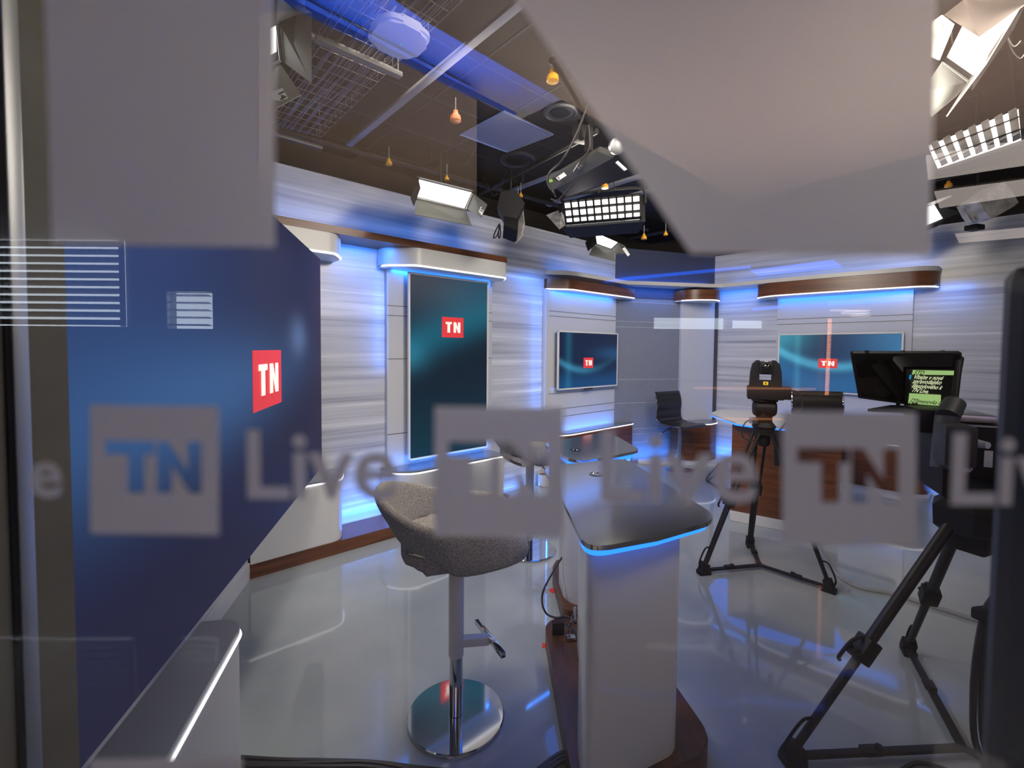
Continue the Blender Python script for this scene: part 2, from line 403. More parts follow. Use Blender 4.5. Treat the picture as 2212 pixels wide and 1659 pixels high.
# studio shell behind the set
struct(MB().box(SA(2.4, -1.3, 1.85), (10, .1, 3.7), angA), 'wall_far_left', 'ceil')
struct(MB().box(SC(-.6, -1.2, 1.85), (8, .1, 3.7), angC), 'wall_far_right', 'ceil')
struct(MB().box((6.9, 2.6, 1.85), (.1, 5.4, 3.7)), 'wall_side', 'print')
# wall behind the LED wall
_b = math.radians(-11.8); UB = V((math.sin(_b), math.cos(_b), 0)); NB = V((math.cos(_b), -math.sin(_b), 0)); angB = math.atan2(UB.y, UB.x)
sB = flat(536, 1252, 0)
struct(MB().box(sB - UB * 1.25 - NB * .05 + Z * 1.5, (2.5, .1, 3.0), angB), 'wall_side_left', 'whitegloss')
struct(MB().box(sB - UB * 1.25 + NB * .006 + Z * .06, (2.5, .012, .12), angB, .002), 'baseboard_left', 'white')

# panels behind the screens
def wallpanel(name, f, s0, s1, d, ang, zs, z1=2.40):
    struct(MB().box(f((s0 + s1) / 2, d - .02, z1 / 2 + .03), (s1 - s0, .04, z1 - .06), ang, .004), name, 'whitegloss')
    g = MB()
    for z in zs: g.box(f((s0 + s1) / 2, d + .0008, z), (s1 - s0, .003, .005), ang)
    g.done(name + '_joints', 'darkline', None, False)
    tag(bpy.data.objects[name + '_joints'], kind='structure')
wallpanel('trim_6', SA, 1.206, 2.44, -.288, angA, (.85, 1.55, 1.95, 2.04))
wallpanel('trim_7', SA, 3.33, 4.69, -.288, angA, (.80, .9, 1.1, 2.06, 2.12))
wallpanel('trim_8', SC, -1.652, -.22, -.288, angC, (2.02, 2.09))
g = MB().box(SA(3.29, -.30, 1.2), (.07, .05, 2.36), angA, .004); struct(g, 'trim_9', 'whitegloss')

# ------------------------------------------------------------------ set A: plinth, counters, canopy
def slabthing(name, pts, z0, z1, material, label, cat, bev=.004, group=None):
    o = MB().prism(pts, z0, z1, bev).done(name, material); return tag(o, label, cat, group)
plA = plan(SA, [(0, 0), (2.45, 0), (2.45, -.33), (0, -.33)])
slabthing('wooden_plinth', plA, 0, .101, 'wood', 'long low walnut plinth under the two white counters', 'plinth', .003)
def counter(name, label, pts, z0, z1, body, loc, group='studio counters with lit top edges', lit=None, top='brushed'):
    t = thing(name, V((loc.x, loc.y, 0)), label, 'counter', group)
    MB().prism(shrink(pts, .012), z0, z1 - .028, .003).done('counter_body', body, t)
    MB().prism(pts, z1 - .012, z1, .003).done('counter_top', top, t)
    if lit:
        k = MB(); k.tube([V((p[0], p[1], z1 - .021)) for p in lit], .0075, 6, 0); k.done('led_strip', 'glow', t)
    return t
p1 = rnd([V((.004, 0)), V((.67, 0)), V((.745, -.16)), V((.745, -.325)), V((.004, -.325))], [0, .07, .05, 0, 0])
P1 = [tuple(SA(p.x, p.y).xy) for p in p1]
counter('counter', 'white counter on the walnut plinth beside the LED wall, rounded end', P1, .101, .612, 'white', SA(.3, -.1), lit=P1[:-2])
p2 = rnd([V((1.15, -.325)), V((1.17, -.13)), V((1.32, 0)), V((2.40, 0)), V((2.40, -.325))], [0, .08, .08, .03, 0])
P2 = [tuple(SA(p.x, p.y).xy) for p in p2]
counter('counter', 'white counter under the tall portrait screen', P2, .101, .545, 'white', SA(1.8, -.1), lit=P2[1:-1])
p3 = rnd([V((3.36, -.28)), V((3.38, -.24)), V((3.56, -.14)), V((4.95, -.14)), V((5.0, -.2)), V((4.66, -.28))], [0, .05, .14, .05, .04, 0])
P3 = [tuple(SA(p.x, p.y).xy) for p in p3]
counter('counter', 'walnut fronted counter under the smallest wall screen', P3, 0, .605, 'wood', SA(4.1, -.2), lit=P3[1:-6])
# corner counter and its canopy block
pk = [(2.36, 6.80), (2.45, 6.66), (2.60, 6.595), (2.89, 6.605), (3.06, 6.76), (3.06, 6.98)]
PK = [(p.x, p.y) for p in rnd([V(p) for p in pk], [0, .06, .1, .08, .05, 0])]
counter('counter', 'small walnut counter in the corner behind the black ribbed stool', PK, .05, .60, 'wood', V((2.7, 6.75, 0)), lit=PK[1:-1])
# counter on set C
pc = rnd([V((-1.62, -.28)), V((-1.60, 0)), V((-.12, 0)), V((-.004, -.12)), V((.0, -.28))], [0, .05, .08, .05, 0])
PC = [tuple(SC(p.x, p.y).xy) for p in pc]
counter('counter', 'walnut fronted counter below the widest screen, partly behind the tripod', PC, .05, .60, 'wood', SC(-.7, -.1), lit=PC[1:-1])

def canopy(name, label, pts, z0, z1, body, loc, lit, band=None, group='lit canopy blocks above the screens'):
    t = thing(name, V((loc.x, loc.y, z0)), label, 'canopy', group)
    MB().prism(pts, z0 + .02, z1, .003).done('canopy_body', body, t)
    MB().prism(shrink(pts, .012), z0, z0 + .02, .002).done('underside', 'white', t)
    MB().tube([V((p[0], p[1], z0 + .010)) for p in lit], .0068, 6, 0).done('led_strip', 'glow', t)
    return t
q1 = rnd([V((-.1, .0)), V((.64, 0)), V((.745, -.17)), V((.745, -.325)), V((-.1, -.325))], [0, .06, .04, 0, 0])
Q1 = [tuple(SA(p.x, p.y).xy) for p in q1]
canopy('canopy_block', 'white canopy block with rounded end above the LED wall', Q1, 2.372, 2.54, 'white', SA(.3, -.1), Q1[:-2])
q2 = rnd([V((1.13, -.325)), V((1.14, -.2)), V((1.345, 0)), V((2.39, 0)), V((2.46, -.12)), V((2.46, -.325))], [0, .05, .06, .03, .03, 0])
Q2 = [tuple(SA(p.x, p.y).xy) for p in q2]
canopy('canopy_block', 'white canopy block above the tall portrait screen', Q2, 2.372, 2.54, 'white', SA(1.8, -.1), Q2[1:-2])
slabthing('wooden_cornice', plan(SA, [(-.3, -.0), (2.40, -.0), (2.40, -.325), (-.3, -.325)]), 2.541, 2.598, 'wood', 'long walnut cornice board on top of the white canopy blocks', 'cornice', .002)
q3 = rnd([V((3.28, -.325)), V((3.29, -.29)), V((3.54, -.12)), V((4.90, -.12)), V((4.90, -.325))], [0, .05, .06, .02, 0])
Q3 = [tuple(SA(p.x, p.y).xy) for p in q3]
canopy('canopy_block', 'walnut canopy block above the smallest wall screen', Q3, 2.372, 2.505, 'wood', SA(4, -.2), Q3[1:-2])
pv = [(2.40, 6.85), (2.50, 6.68), (2.64, 6.60), (2.90, 6.59), (3.03, 6.72), (3.05, 6.98)]
PV = [(p.x, p.y) for p in rnd([V(p) for p in pv], [0, .06, .1, .08, .05, 0])]
canopy('canopy_block', 'short dark walnut canopy block in the corner', PV, 2.365, 2.525, 'wood', V((2.75, 6.7, 0)), PV[1:-1])
qc = rnd([V((-1.83, -.325)), V((-1.85, -.06)), V((-1.62, .09)), V((-.9, .06)), V((-.14, -.03)), V((-.01, -.16)), V((-.005, -.325))], [0, .06, .25, .4, .16, .1, 0], 8)
QC = [tuple(SC(p.x, p.y).xy) for p in qc]
canopy('canopy_block', 'longest walnut canopy block above the widest screen', QC, 2.372, 2.555, 'wood', SC(-.9, 0), QC[1:-2])
# the pale band that runs on over the walnut blocks
bandp = [tuple(SA(p.x, p.y).xy) for p in rnd([V((3.285, -.322)), V((3.29, -.285)), V((3.54, -.115)), V((4.70, -.115))], [0, .06, .2, 0])]
bandp += [(1.86, 6.42), (2.86, 6.62), (3.0, 6.60)] + [tuple(SC(p.x, p.y).xy) for p in rnd([V((-1.9, .09)), V((-1.62, .095)), V((-.9, .066)), V((-.14, -.024)), V((0, -.155)), V((0, -.322))], [0, .2, .4, .16, .1, 0], 8)]
bandp += [tuple(SC(-1.9, -.31).xy), tuple((cC + nD * .01 + UC * .06).xy), tuple((cA + nD * .01).xy), tuple(SA(4.6, -.322).xy)]
slabthing('canopy_band', bandp, 2.557, 2.607, 'white', 'pale band running round the corner over the walnut canopy blocks', 'cornice', .002)
# low white platform under the right side of the set
plat = [(1.88, 6.69), (1.85, 6.61), (1.95, 6.57), (2.45, 6.535), (2.95, 6.50), (3.08, 6.25), tuple(SC(-1.75, .28).xy), tuple(SC(-1.0, .3).xy), tuple(SC(-.1, .17).xy), tuple(SC(.0, -.0).xy), tuple(SC(.0, -.32).xy), tuple(cC.xy), tuple((cA + dD * .42).xy)]
slabthing('low_platform', plat, 0, .048, 'white', 'low white platform step under the right half of the set', 'platform', .004)

# ------------------------------------------------------------------ wall screens
def plane_pt(f, s, d, z): return f(s, d, z)
t = thing('wall_screen', SA(1.85, -.25, 1.475), 'tall portrait screen with dark teal picture and red tile', 'screen', 'wall screens of the set')
display(t, SA(1.852, -.21, 1.475), UA, Z, .945, 1.763, .05, 'scr_tall')
logo(t, SA(1.868, -.205, 1.86), UA, Z, .255, .20)
MB().box(SA(2.33, -.235, .85), (.012, .03, .34), angA).done('side_port', 'black', t)
t = thing('wall_screen', SA(4.03, -.25, 1.515), 'smallest landscape screen, beside the slate corner', 'screen', 'wall screens of the set')
display(t, SA(4.026, -.21, 1.514), UA, Z, 1.225, .735, .05, 'scr_small')
logo(t, SA(3.99, -.205, 1.478), UA, Z, .195, .135)
MB().box(SA(4.0, -.205, 1.138), (.16, .02, .014), angA).done('infrared_eye', 'black', t)
t = thing('wall_screen', SC(-.945, -.25, 1.5), 'widest landscape screen, behind the prompter and the small remote camera', 'screen', 'wall screens of the set')
display(t, SC(-.945, -.21, 1.5), UC, Z, 1.322, .772, .05, 'scr_wide')
logo(t, SC(-1.022, -.205, 1.497), UC, Z, .205, .122, t=(.70, .50))
MB().box(SC(-1.0, -.205, 1.112), (.16, .02, .014), angC).done('infrared_eye', 'black', t)

# ------------------------------------------------------------------ the LED wall on the left, its ledge
eB = at(695, 1008, 3.42); zb = eB.z; zt = at(695, 560, 3.42).z
eB = V((eB.x, eB.y, 0)); LBL = 2.74
t = thing('video_wall', eB - UB * (LBL / 2) + Z * zb, 'large dark blue LED video wall with red tile at its far end', 'video wall')
MB().box(eB - UB * (LBL / 2) - NB * .06 + Z * ((zb + zt) / 2), (LBL, .11, zt - zb), angB, .004).done('cabinet', 'black', t)
cw = eB - UB * (LBL / 2) + Z * ((zb + zt) / 2) + NB * .001
q = [cw + UB * (i * LBL / 2) + Z * (j * (zt - zb) / 2) for i, j in ((-1, -1), (1, -1), (1, 1), (-1, 1))]
o = MB().poly(q).done('display_panel', 'scr_wall', t, False); uvl = o.data.uv_layers.new(name='uv')
for lp in o.data.loops:
    p = o.data.vertices[lp.vertex_index].co - cw; uvl.data[lp.index].uv = (p.dot(UB) / LBL + .5, p.z / (zt - zb) + .5)
def onB(x, y):
    r = ray(x, y); k = (eB - EYEP).dot(NB) / r.dot(NB); return EYEP + r * k
la, lb = onB(545, 825), onB(606.5, 822)
lt, lbm = onB(545, 757), onB(545, 893)
lc = (la + lb) / 2; lc = V((lc.x, lc.y, (lt.z + lbm.z) / 2)); lw = (lb - la).xy.length; lh = lt.z - lbm.z
logo(t, lc, UB, Z, lw, lh, .003, (.69, .53))
# ledge in front of it
zl = zb - .005
lg = rnd([V((0, 0)), V((.20, -.01)), V((.30, -1.3)), V((0.0, -1.3))], [0, .09, 0, 0])
hend = flat(431, 1346, zl)
def SL(a, b): return V((hend.x, hend.y, 0)) + NB * a + UB * b
PL = [tuple(SL(p.x, p.y).xy) for p in rnd([V((0, .012)), V((.135, .0)), V((.155, -.55)), V((.155, -.75)), V((0, -.75))], [0, .075, 0, 0, 0], 8)]
t = thing('counter', V((*PL[3], 0)), 'nearest counter with brushed metal top below the LED wall, bottom left', 'counter', 'studio counters with lit top edges')
MB().prism(shrink(PL, .006), 0, zl - .035, .002).done('counter_body', 'white', t)
MB().prism(PL, zl - .02, zl, .003).done('counter_top', 'brushed', t)
MB().tube([V((p[0], p[1], zl - .028)) for p in PL[1:-1]], .006, 6, 0).done('led_strip', 'glow', t)
MB().prism(shrink(PL, .001), zl - .0225, zl - .019, 0).done('edge_trim', 'black', t)

# ------------------------------------------------------------------ mirror-topped presenter tables
def presenter_table(label, top, base, peds, rings, loc):
    t = thing('presenter_table', V((*loc, 0)), label, 'table', 'presenter tables with mirror tops')
    MB().prism(top, 1.003, 1.02, .003).done('table_top', 'mirror', t)
    MB().prism(shrink(top, .022), .978, 1.0028, 0).done('led_strip', 'blueglow', t)
    MB().prism(base, 0, .10, .006).done('base', 'woodflat', t)
    for p in peds: MB().prism(p, .1, .979, .002).done('pedestal', 'whitegloss', t)
    for r in rings:
        MB().lathe([(.030, 0), (.036, .001), (.036, .004), (.027, .004), (.026, .001)], (*r, 1.0195), 28).done('cable_grommet', 'chrome', t)
    return t
def rp(pts, r): return [(p.x, p.y) for p in rnd([V(p) for p in pts], r, 7)]
top1 = rp([(.238, 1.425), (.50, 1.53), (.79, 1.70), (.665, 2.645), (.30, 2.505), (.17, 2.41), (.215, 1.95)], [.09, 0, .1, .08, 0, .06, 0])
base1 = rp([(.236, 1.50), (.50, 1.60), (.82, 1.74), (.70, 2.5), (.30, 2.62), (.195, 2.53)], [.05, 0, .12, .08, .05, .06])
ped1 = rp([(.258, 1.52), (.45, 1.612), (.66, 1.715), (.66, 1.90), (.45, 1.93), (.27, 1.80)], [.06, 0, .07, .1, 0, .08])
ped1b = rp([(.34, 2.2), (.60, 2.25), (.58, 2.5), (.36, 2.42)], .06)
presenter_table('nearest mirror topped table on white pedestal with blue glowing edge', top1, base1, [ped1, ped1b], [(.43, 2.30), (.448, 1.95)], (.45, 2))
top2 = rp([(.33, 2.62), (.41, 2.575), (.53, 2.65), (.815, 2.87), (.77, 3.33), (.66, 3.45), (.21, 3.05)], [.05, .05, 0, .07, .15, .06, .08])
base2 = rp([(.315, 2.70), (.345, 2.655), (.74, 2.80), (.74, 3.30), (.35, 3.35), (.295, 3.20)], [.03, .03, .08, .1, .05, .05])
ped2 = rp([(.318, 3.02), (.335, 2.78), (.43, 2.70), (.60, 2.78), (.55, 3.0)], [.05, .09, .06, .08, .06])
presenter_table('second mirror topped table, behind the nearest one', top2, base2, [ped2], [(.4, 2.84)], (.5, 3))
# toggle clamp on the base of the first table
t = thing('toggle_clamp', V((.275, 2.36, .10)), 'small toggle clamp with black plate on the walnut table base', 'clamp')
MB().box((.262, 2.44, .135), (.065, .03, .068), .1, .004).done('mounting_plate', 'black', t)
g = MB().tube([(.29, 2.44, .15), (.318, 2.42, .16), (.332, 2.41, .19), (.345, 2.40, .262)], .006, 6, 4); g.box((.347, 2.40, .24), (.014, .01, .07), .3, .003); g.done('handle', 'chrome', t)
g = MB().box((.325, 2.39, .112), (.05, .03, .02), .2, .003); g.cyl((.32, 2.40, .10), (.32, 2.40, .16), .005); g.done('bracket', 'chrome', t)
for (px, py, r, lab) in ((1194, 1276, .5, 'red tape marker on the floor beside the rear table base'), (1181, 1395, 1.45, 'red tape marker on the floor beside the nearest table base')):
    c = flat(px, py, .001); tag(MB().box(c, (.038, .05, .002), r).done('tape_marker', 'red', None, False), lab, 'tape', 'red floor marks')

# ------------------------------------------------------------------ anchor desk on the right
dl = V((.34, -.243, 0)).normalized(); dn = V((-dl.y * -1, 0, 0)); dn = V((-dl.y, dl.x, 0)) * -1
if dn.dot(V((-1, -1, 0))) < 0: dn = -dn
d0 = V((2.133, 4.404, 0)); ang = math.atan2(dl.y, dl.x)
t = thing('anchor_desk', d0 + dl * .5, 'anchor desk with pale top, blue edge and walnut front, behind the small tripod', 'desk')
MB().prism([tuple(p.xy) for p in (d0, d0 + dl * .86, d0 + dl * .86 - dn * .05, d0 - dn * .05)], .1, .955, .003).done('front_panel', 'wood', t)
MB().prism([tuple(p.xy) for p in (d0 + dn * .004, d0 + dl * .86 + dn * .004, d0 + dl * .86 - dn * .5, d0 - dn * .4)], 0, .1, .004).done('kick_plinth', 'white', t)
for k in (.02, .84): MB().prism([tuple(p.xy) for p in (d0 + dl * k - dn * .05, d0 + dl * (k + .02) - dn * .05, d0 + dl * (k + .02) - dn * .40, d0 + dl * k - dn * .40)], .1, .955).done('side_panel', 'whitegloss', t)
dt = rp([(2.12, 4.87), (2.41, 5.22), (2.72, 5.09), (3.2, 4.6), (2.95, 3.86), (2.72, 3.86), (2.42, 4.0), (2.21, 4.15), (2.105, 4.28)], [.03, .1, .1, .1, .1, 0, .1, .1, 0])
MB().prism(dt, .963, .985, .004).done('desk_top', 'white', t)
MB().prism(shrink(dt, .008), .948, .963, 0).done('led_strip', 'blueglow', t)

# ------------------------------------------------------------------ upholstered swivel bar stools
def bar_stool(base, az, label):
    f = V((math.sin(az), math.cos(az), 0)); l = V((-f.y, f.x, 0)); b = V(base)
    P = lambda x, y, z: b + f * x + l * y + Z * z
    t = thing('bar_stool', b, label, 'stool', 'grey wool swivel stools')
    # wrap-around shell: stations (x, y, bottom z, top z, lean of the top outwards)
    st = [(.285, -.205, .80, .885, .012), (.24, -.232, .782, .925, .018), (.10, -.250, .758, .945, .022), (-.035, -.250, .745, .955, .026), (-.06, -.248, .815, .958, .03), (-.13, -.232, .83, .975, .04),
          (-.20, -.185, .838, 1.01, .06), (-.245, -.10, .845, 1.05, .085), (-.258, 0, .848, 1.065, .095)]
    st = st + [(x, -y, zb, zt, q) for x, y, zb, zt, q in st[-2::-1]]
    n = len(st); vs = []; K = 10
    for i, (x, y, zb, zt, q) in enumerate(st):
        a, c = V(st[max(i - 1, 0)][:2]), V(st[min(i + 1, n - 1)][:2]); d = (c - a).normalized(); o = V((d.y, -d.x)) * -1
        if o.dot(V((x + .02, y))) < 0: o = -o
        th = .034 if 0 < i < n - 1 else .018
        H = zt - zb
        prof = [(-.01 - q * .3, zb), (.006, zb + .01), (.016 + q * .35, zb + H * .45), (.012 + q, zt - .03), (q * 1.0, zt - .004), (q - th * .55, zt + .004), (q - th, zt - .012), (q * .5 - th, zb + H * .5), (-th, zb + .015), (-th * .6, zb)]
        for dq, z in prof: vs.append(P(x + o.x * dq, y + o.y * dq, z))
    mb = MB(); fs = [(i * K + k, i * K + (k + 1) % K, (i + 1) * K + (k + 1) % K, (i + 1) * K + k) for i in range(n - 1) for k in range(K)]
    fs += [tuple(range(K - 1, -1, -1)), tuple(range((n - 1) * K, n * K))]
    mb._add(vs, fs); sh = mb.done('shell', 'fabric', t); md = sh.modifiers.new('soft', 'SUBSURF'); md.levels = 2; md.render_levels = 2
    sh.data.shade_smooth()
    pad = [(p.x, p.y) for p in (P(q.x, q.y, 0) for q in rnd([V((.275, -.20)), V((.275, .20)), V((-.18, .205)), V((-.235, .10)), V((-.235, -.10)), V((-.18, -.205))], [.06, .06, .1, .08, .08, .1]))]
    pm = MB().prism(pad, .735, .852, .028)
    for v in pm.bm.verts:
        if v.co.z < .80:
            q = (v.co - b).dot(f) + .06; v.co.z += .008 + (1.7 * q * q if q < 0 else .13 * q)
    pm.done('seat_cushion', 'fabric', t)
    MB().lathe([(.033, .285), (.034, .29), (.034, .735)], b, 24).done('sleeve', 'cream', t)
    MB().lathe([(.030, .02), (.0295, .285)], b, 24).done('column', 'chrome', t)
    MB().lathe([(.217, 0), (.217, .004), (.216, .014), (.212, .018), (.03, .018)], b, 56).done('base_plate', 'chrome', t)
    arm = MB().box(P(.085, 0, .345), (.13, .045, .042), (f, l, Z), .014).done('footrest_arm', 'cream', t)
    fb = (f * .86 - l * .51).normalized(); MB().box(P(.148, 0, .352), (.022, .275, .024), (V((-fb.x * 0 + .875, .483, 0)), V((-.483, .875, 0)), Z), .003).done('footrest_bar', 'chrome', arm)
    MB().cyl(P(.06, -.05, .745), P(.10, -.085, .69), .006).done('height_lever', 'blackmetal', t)
    MB().box(P(-.005, .034, .53), (.012, .004, .33), (f, l, Z)).done('sleeve_slot', 'ink', t)
    return t
def copy_tree(o, parent=None):
    c = o.copy(); COL.objects.link(c)
    if parent: c.parent = parent; c.matrix_parent_inverse = o.matrix_parent_inverse.copy()
    for ch in [q for q in o.children]: copy_tree(ch, c)
    return c
stool = bar_stool((-.239, 1.994, 0), math.radians(82), 'grey wool bar stool standing at the nearest mirror topped table')
s2 = copy_tree(stool); s2.location = (.152, 3.691, 0); s2.rotation_euler.z = math.radians(6); s2['label'] = 'grey wool bar stool behind, at the second mirror topped table'

# ------------------------------------------------------------------ black ribbed chairs
def ribbed_chair(base, az, label, lift=0.):
    f = V((math.sin(az), math.cos(az), 0)); l = V((-f.y, f.x, 0)); b = V(base)
    P = lambda x, y, z: b + f * x + l * y + Z * z
    t = thing('ribbed_chair', b, label, 'chair', 'black ribbed chairs')
    prof = [(.245, .615), (.23, .632), (.10, .628), (-.06, .632), (-.155, .655), (-.19, .70), (-.20, .80), (-.19, .90), (-.21, 1.0), (-.235, 1.065)]
    mb = MB(); W = .235; vs = []; n = 0; pp = []
    for i in range(len(prof) - 1):
        for k in range(6):
            q = k / 6; x = prof[i][0] * (1 - q) + prof[i + 1][0] * q; z = prof[i][1] * (1 - q) + prof[i + 1][1] * q
            pp.append((x, z))
    pp.append(prof[-1])
    for i, (x, z) in enumerate(pp):
        a, c = pp[max(i - 1, 0)], pp[min(i + 1, len(pp) - 1)]; d = V((c[0] - a[0], c[1] - a[1])).normalized(); nn = V((d.y, -d.x)) if True else 0
        rib = .006 * abs(math.sin(i * PI / 6)) + .006
        for y in (-W, -W * .5, 0, W * .5, W): vs.append(P(x + nn.x * rib, y, z + nn.y * rib + lift))
        for y in (W, 0, -W): vs.append(P(x - nn.x * .008, y, z - nn.y * .008 + lift))
        n += 1
    K = 8
    fs = [(i * K + k, i * K + (k + 1) % K, (i + 1) * K + (k + 1) % K, (i + 1) * K + k) for i in range(n - 1) for k in range(K)] + [tuple(range(K)), tuple(range((n - 1) * K, n * K))]
    mb._add(vs, fs); mb.done('seat_and_back', 'leather', t)
    for y in (-W - .008, W + .008):
        MB().tube([P(x, y, z + lift) for x, z in prof[1:]], .0105, 8, 3).done('side_rail', 'chrome', t)
    MB().lathe([(.022, .03), (.022, .60 + lift), (.05, .615 + lift)], b, 20).done('column', 'chrome', t)
    MB().box(P(0, 0, .612 + lift), (.2, .2, .02), (f, l, Z), .006).done('seat_plate', 'alu', t)
    MB().lathe([(.20, 0), (.20, .006), (.15, .014), (.05, .022), (.024, .05)], b, 40).done('base_plate', 'chrome', t)
    lv = MB().tube([P(-.03, -.10, .60 + lift), P(-.06, -.20, .55 + lift), P(-.09, -.26, .50 + lift)], .006).done('tilt_lever', 'blackmetal', t)
    MB().cyl(P(-.085, -.25, .508 + lift), P(-.105, -.285, .485 + lift), .009).done('lever_tip', 'chrome', lv)
    return t
ribbed_chair((2.33, 6.31, .0), math.radians(150), 'black ribbed leather stool on chrome column in front of the corner')
ribbed_chair((3.27, 4.78, .0), math.radians(196), 'black ribbed chair behind the anchor desk, mostly hidden', .15)

# ------------------------------------------------------------------ camera tripods
def tripod(name, label, feet, ctr, zt, r, twin, headr, midz=.52):
    t = thing(name, V((*ctr, 0)), label, 'tripod', 'camera tripods')
    c = V((*ctr, 0)); top = c + Z * zt
    for k, fxy in enumerate(feet):
        foot = V((*fxy, 0)); o = (foot - c).normalized(); sd = V((-o.y, o.x, 0))
        a = top + o * headr - Z * .02; e = foot + Z * .05
        md = a.lerp(e, midz); g = MB(); w = .022 if twin else 0
        if twin:
            for q in (-1, 1): g.cyl(a + sd * (w * q * 1.5), md.lerp(e, .06) + sd * (w * q), r, r * .9, 12)
            for q in (-1, 0, 1): g.cyl(md.lerp(a, .04) + sd * (w * q * .8), e + sd * (w * q * .55), r * .95, r * .9, 12)
        else:
            g.cyl(a, md, r, r, 16); g.cyl(md.lerp(a, .1), e, r * .8, r * .72, 16)
        lg = g.done('leg', 'carbon', t)
        dr = (e - a).normalized(); ax = (sd, dr.cross(sd).normalized(), dr)
        g = MB().box(md, (.085 if twin else r * 3.2, .05 if twin else r * 2.8, .10), ax, .008)
        g.cyl(md + sd * .02 + o * .02, md + sd * .02 + o * .06, .010); g.cyl(md - sd * .02 + o * .02, md - sd * .02 + o * .055, .010)
        g.tube([md + o * .03 + dr * -.06, md + o * .075 + dr * -.045, md + o * .085 + dr * .03, md + o * .07 + dr * .05], .007, 6)
        g.done('clamp', 'black', lg)
        g = MB().box(e + Z * .0, (.062, .05, .075), ax, .008); g.box(foot + Z * .016, (.09, .06, .03), (o, sd, Z), .006)
        g.tube([e - dr * .16 + o * .012, e - dr * .15 + o * .05, e - dr * .05 + o * .055, e + o * .03], .006, 6)
        g.done('foot', 'rubber', lg)
        ar = MB().box((c + foot) / 2 + Z * .03, ((foot - c).length, .032, .016), (o, sd, Z), .004)
        ar.box(c.lerp(foot, .55) + Z * .036, (.07, .044, .022), (o, sd, Z), .006); ar.cyl(c.lerp(foot, .5) + Z * .04, c.lerp(foot, .5) + Z * .055, .014)
        ar.done('spreader_arm', 'blackmetal', t)
    g = MB().lathe([(headr * .7, -.05), (headr * 1.15, -.03), (headr * 1.2, .01), (headr * .95, .02)], top, 24)
    g.lathe([(.03, -.12), (.045, -.10), (.045, -.05)], top, 18); g.done('bowl', 'black', t)
    return t, top
c1 = (1.888, 3.41)
t1, top1v = tripod('camera_tripod', 'smaller black tripod in front of the anchor desk, carrying the remote camera', [(1.428, 3.325), (2.19, 3.091), (2.018, 3.804)], c1, 1.06, .011, True, .062, .5)
g = MB(); h0 = V((*c1, 0))
g.lathe([(.075, 1.075), (.082, 1.09), (.06, 1.12)], h0, 24)
g.box(h0 + Z * 1.155, (.09, .075, .09), .3, .012); g.lathe([(.05, -.075), (.062, -.06), (.062, .06), (.05, .075)], h0 + Z * 1.225, 24, (.95, -.3, 0))
g.box(h0 + Z * 1.283, (.14, .11, .018), .1, .004)
hd = g.done('fluid_head', 'black', t1)
MB().tube([h0 + V((.04, .02, 1.12)), h0 + V((.07, -.01, 1.02)), h0 + V((.085, -.03, .95))], .008).done('pan_bar', 'blackmetal', hd)
MB().cyl(h0 + V((.083, -.028, .955)), h0 + V((.088, -.035, .80)), .017, .018).done('pan_grip', 'rubber', hd)
MB().box(h0 + V((-.095, -.03, 1.135)), (.05, .04, .045), .2, .006).done('connector', 'alu', hd)
# remote head camera
pc0 = h0 + Z * 1.293
t = thing('remote_camera', pc0, 'small remote controlled camera with yellow number label on the smaller tripod', 'camera')
fa = V((-.42, -.907, 0)).normalized(); fx = V((-fa.y, fa.x, 0)); AX = (fx, -fa, Z)
g = MB().box(pc0 + Z * .048, (.235, .17, .095), AX, .008); g.box(pc0 + fx * .135 + Z * .05, (.06, .14, .088), AX, .004); g.done('base', 'black', t)
body = [(-.105, .095), (.105, .095), (.10, .20), (.088, .26), (.060, .288), (.042, .288), (.042, .14), (-.042, .14), (-.042, .288), (-.06, .288), (-.088, .26), (-.10, .20)]
MB().slab([pc0 + fx * x + Z * z + fa * .055 for x, z in body], .11).done('yoke', 'black', t)
g = MB().box(pc0 + Z * .232 + fa * .01, (.086, .13, .095), AX, .012); hdp = g.done('camera_head', 'black', t)
MB().lathe([(.036, 0), (.036, .02), (.031, .022), (.029, .012)], pc0 + Z * .236 + fa * .07, 28, fa).done('lens_ring', 'blackmetal', hdp)
MB().lathe([(.029, 0), (.02, .006), (.0001, .009)], pc0 + Z * .236 + fa * .082, 24, fa).done('lens', 'lens', hdp)
MB().box(pc0 + Z * .281 + fa * .045, (.022, .03, .004), AX).done('tally_strip', 'paper', hdp)
lb = MB().box(pc0 + Z * .12 + fa * .0558, (.032, .002, .024), AX).done('number_label', 'labelyellow', t, False)
write('number', '4', .022, pc0 + Z * .113 - fx * .006 + fa * .0575, fx, Z, 'ink', lb, .0006)
tag(MB().tube([pc0 + fx * .165 + Z * .07, pc0 + fx * .21 + Z * .06, pc0 + fx * .24 + Z * -.02, pc0 + fx * .22 - Z * .09, pc0 + fx * .14 - Z * .17, pc0 + fx * .10 - Z * .23, pc0 + fx * .05 - Z * .235], .006).done('camera_cable', 'cable'), 'black cable dropping from the side of the remote camera', 'cable')
tag(MB().tube([h0 + V((-.12, -.03, 1.14)), h0 + V((-.16, -.04, 1.12)), h0 + V((-.185, -.04, 1.06)), h0 + V((-.16, -.03, 1.0)), h0 + V((-.08, -.03, .985)), h0 + V((-.02, 0, 1.0))], .004).done('control_cable', 'cable'), 'thin cable looping from the connector at the tripod head', 'cable')
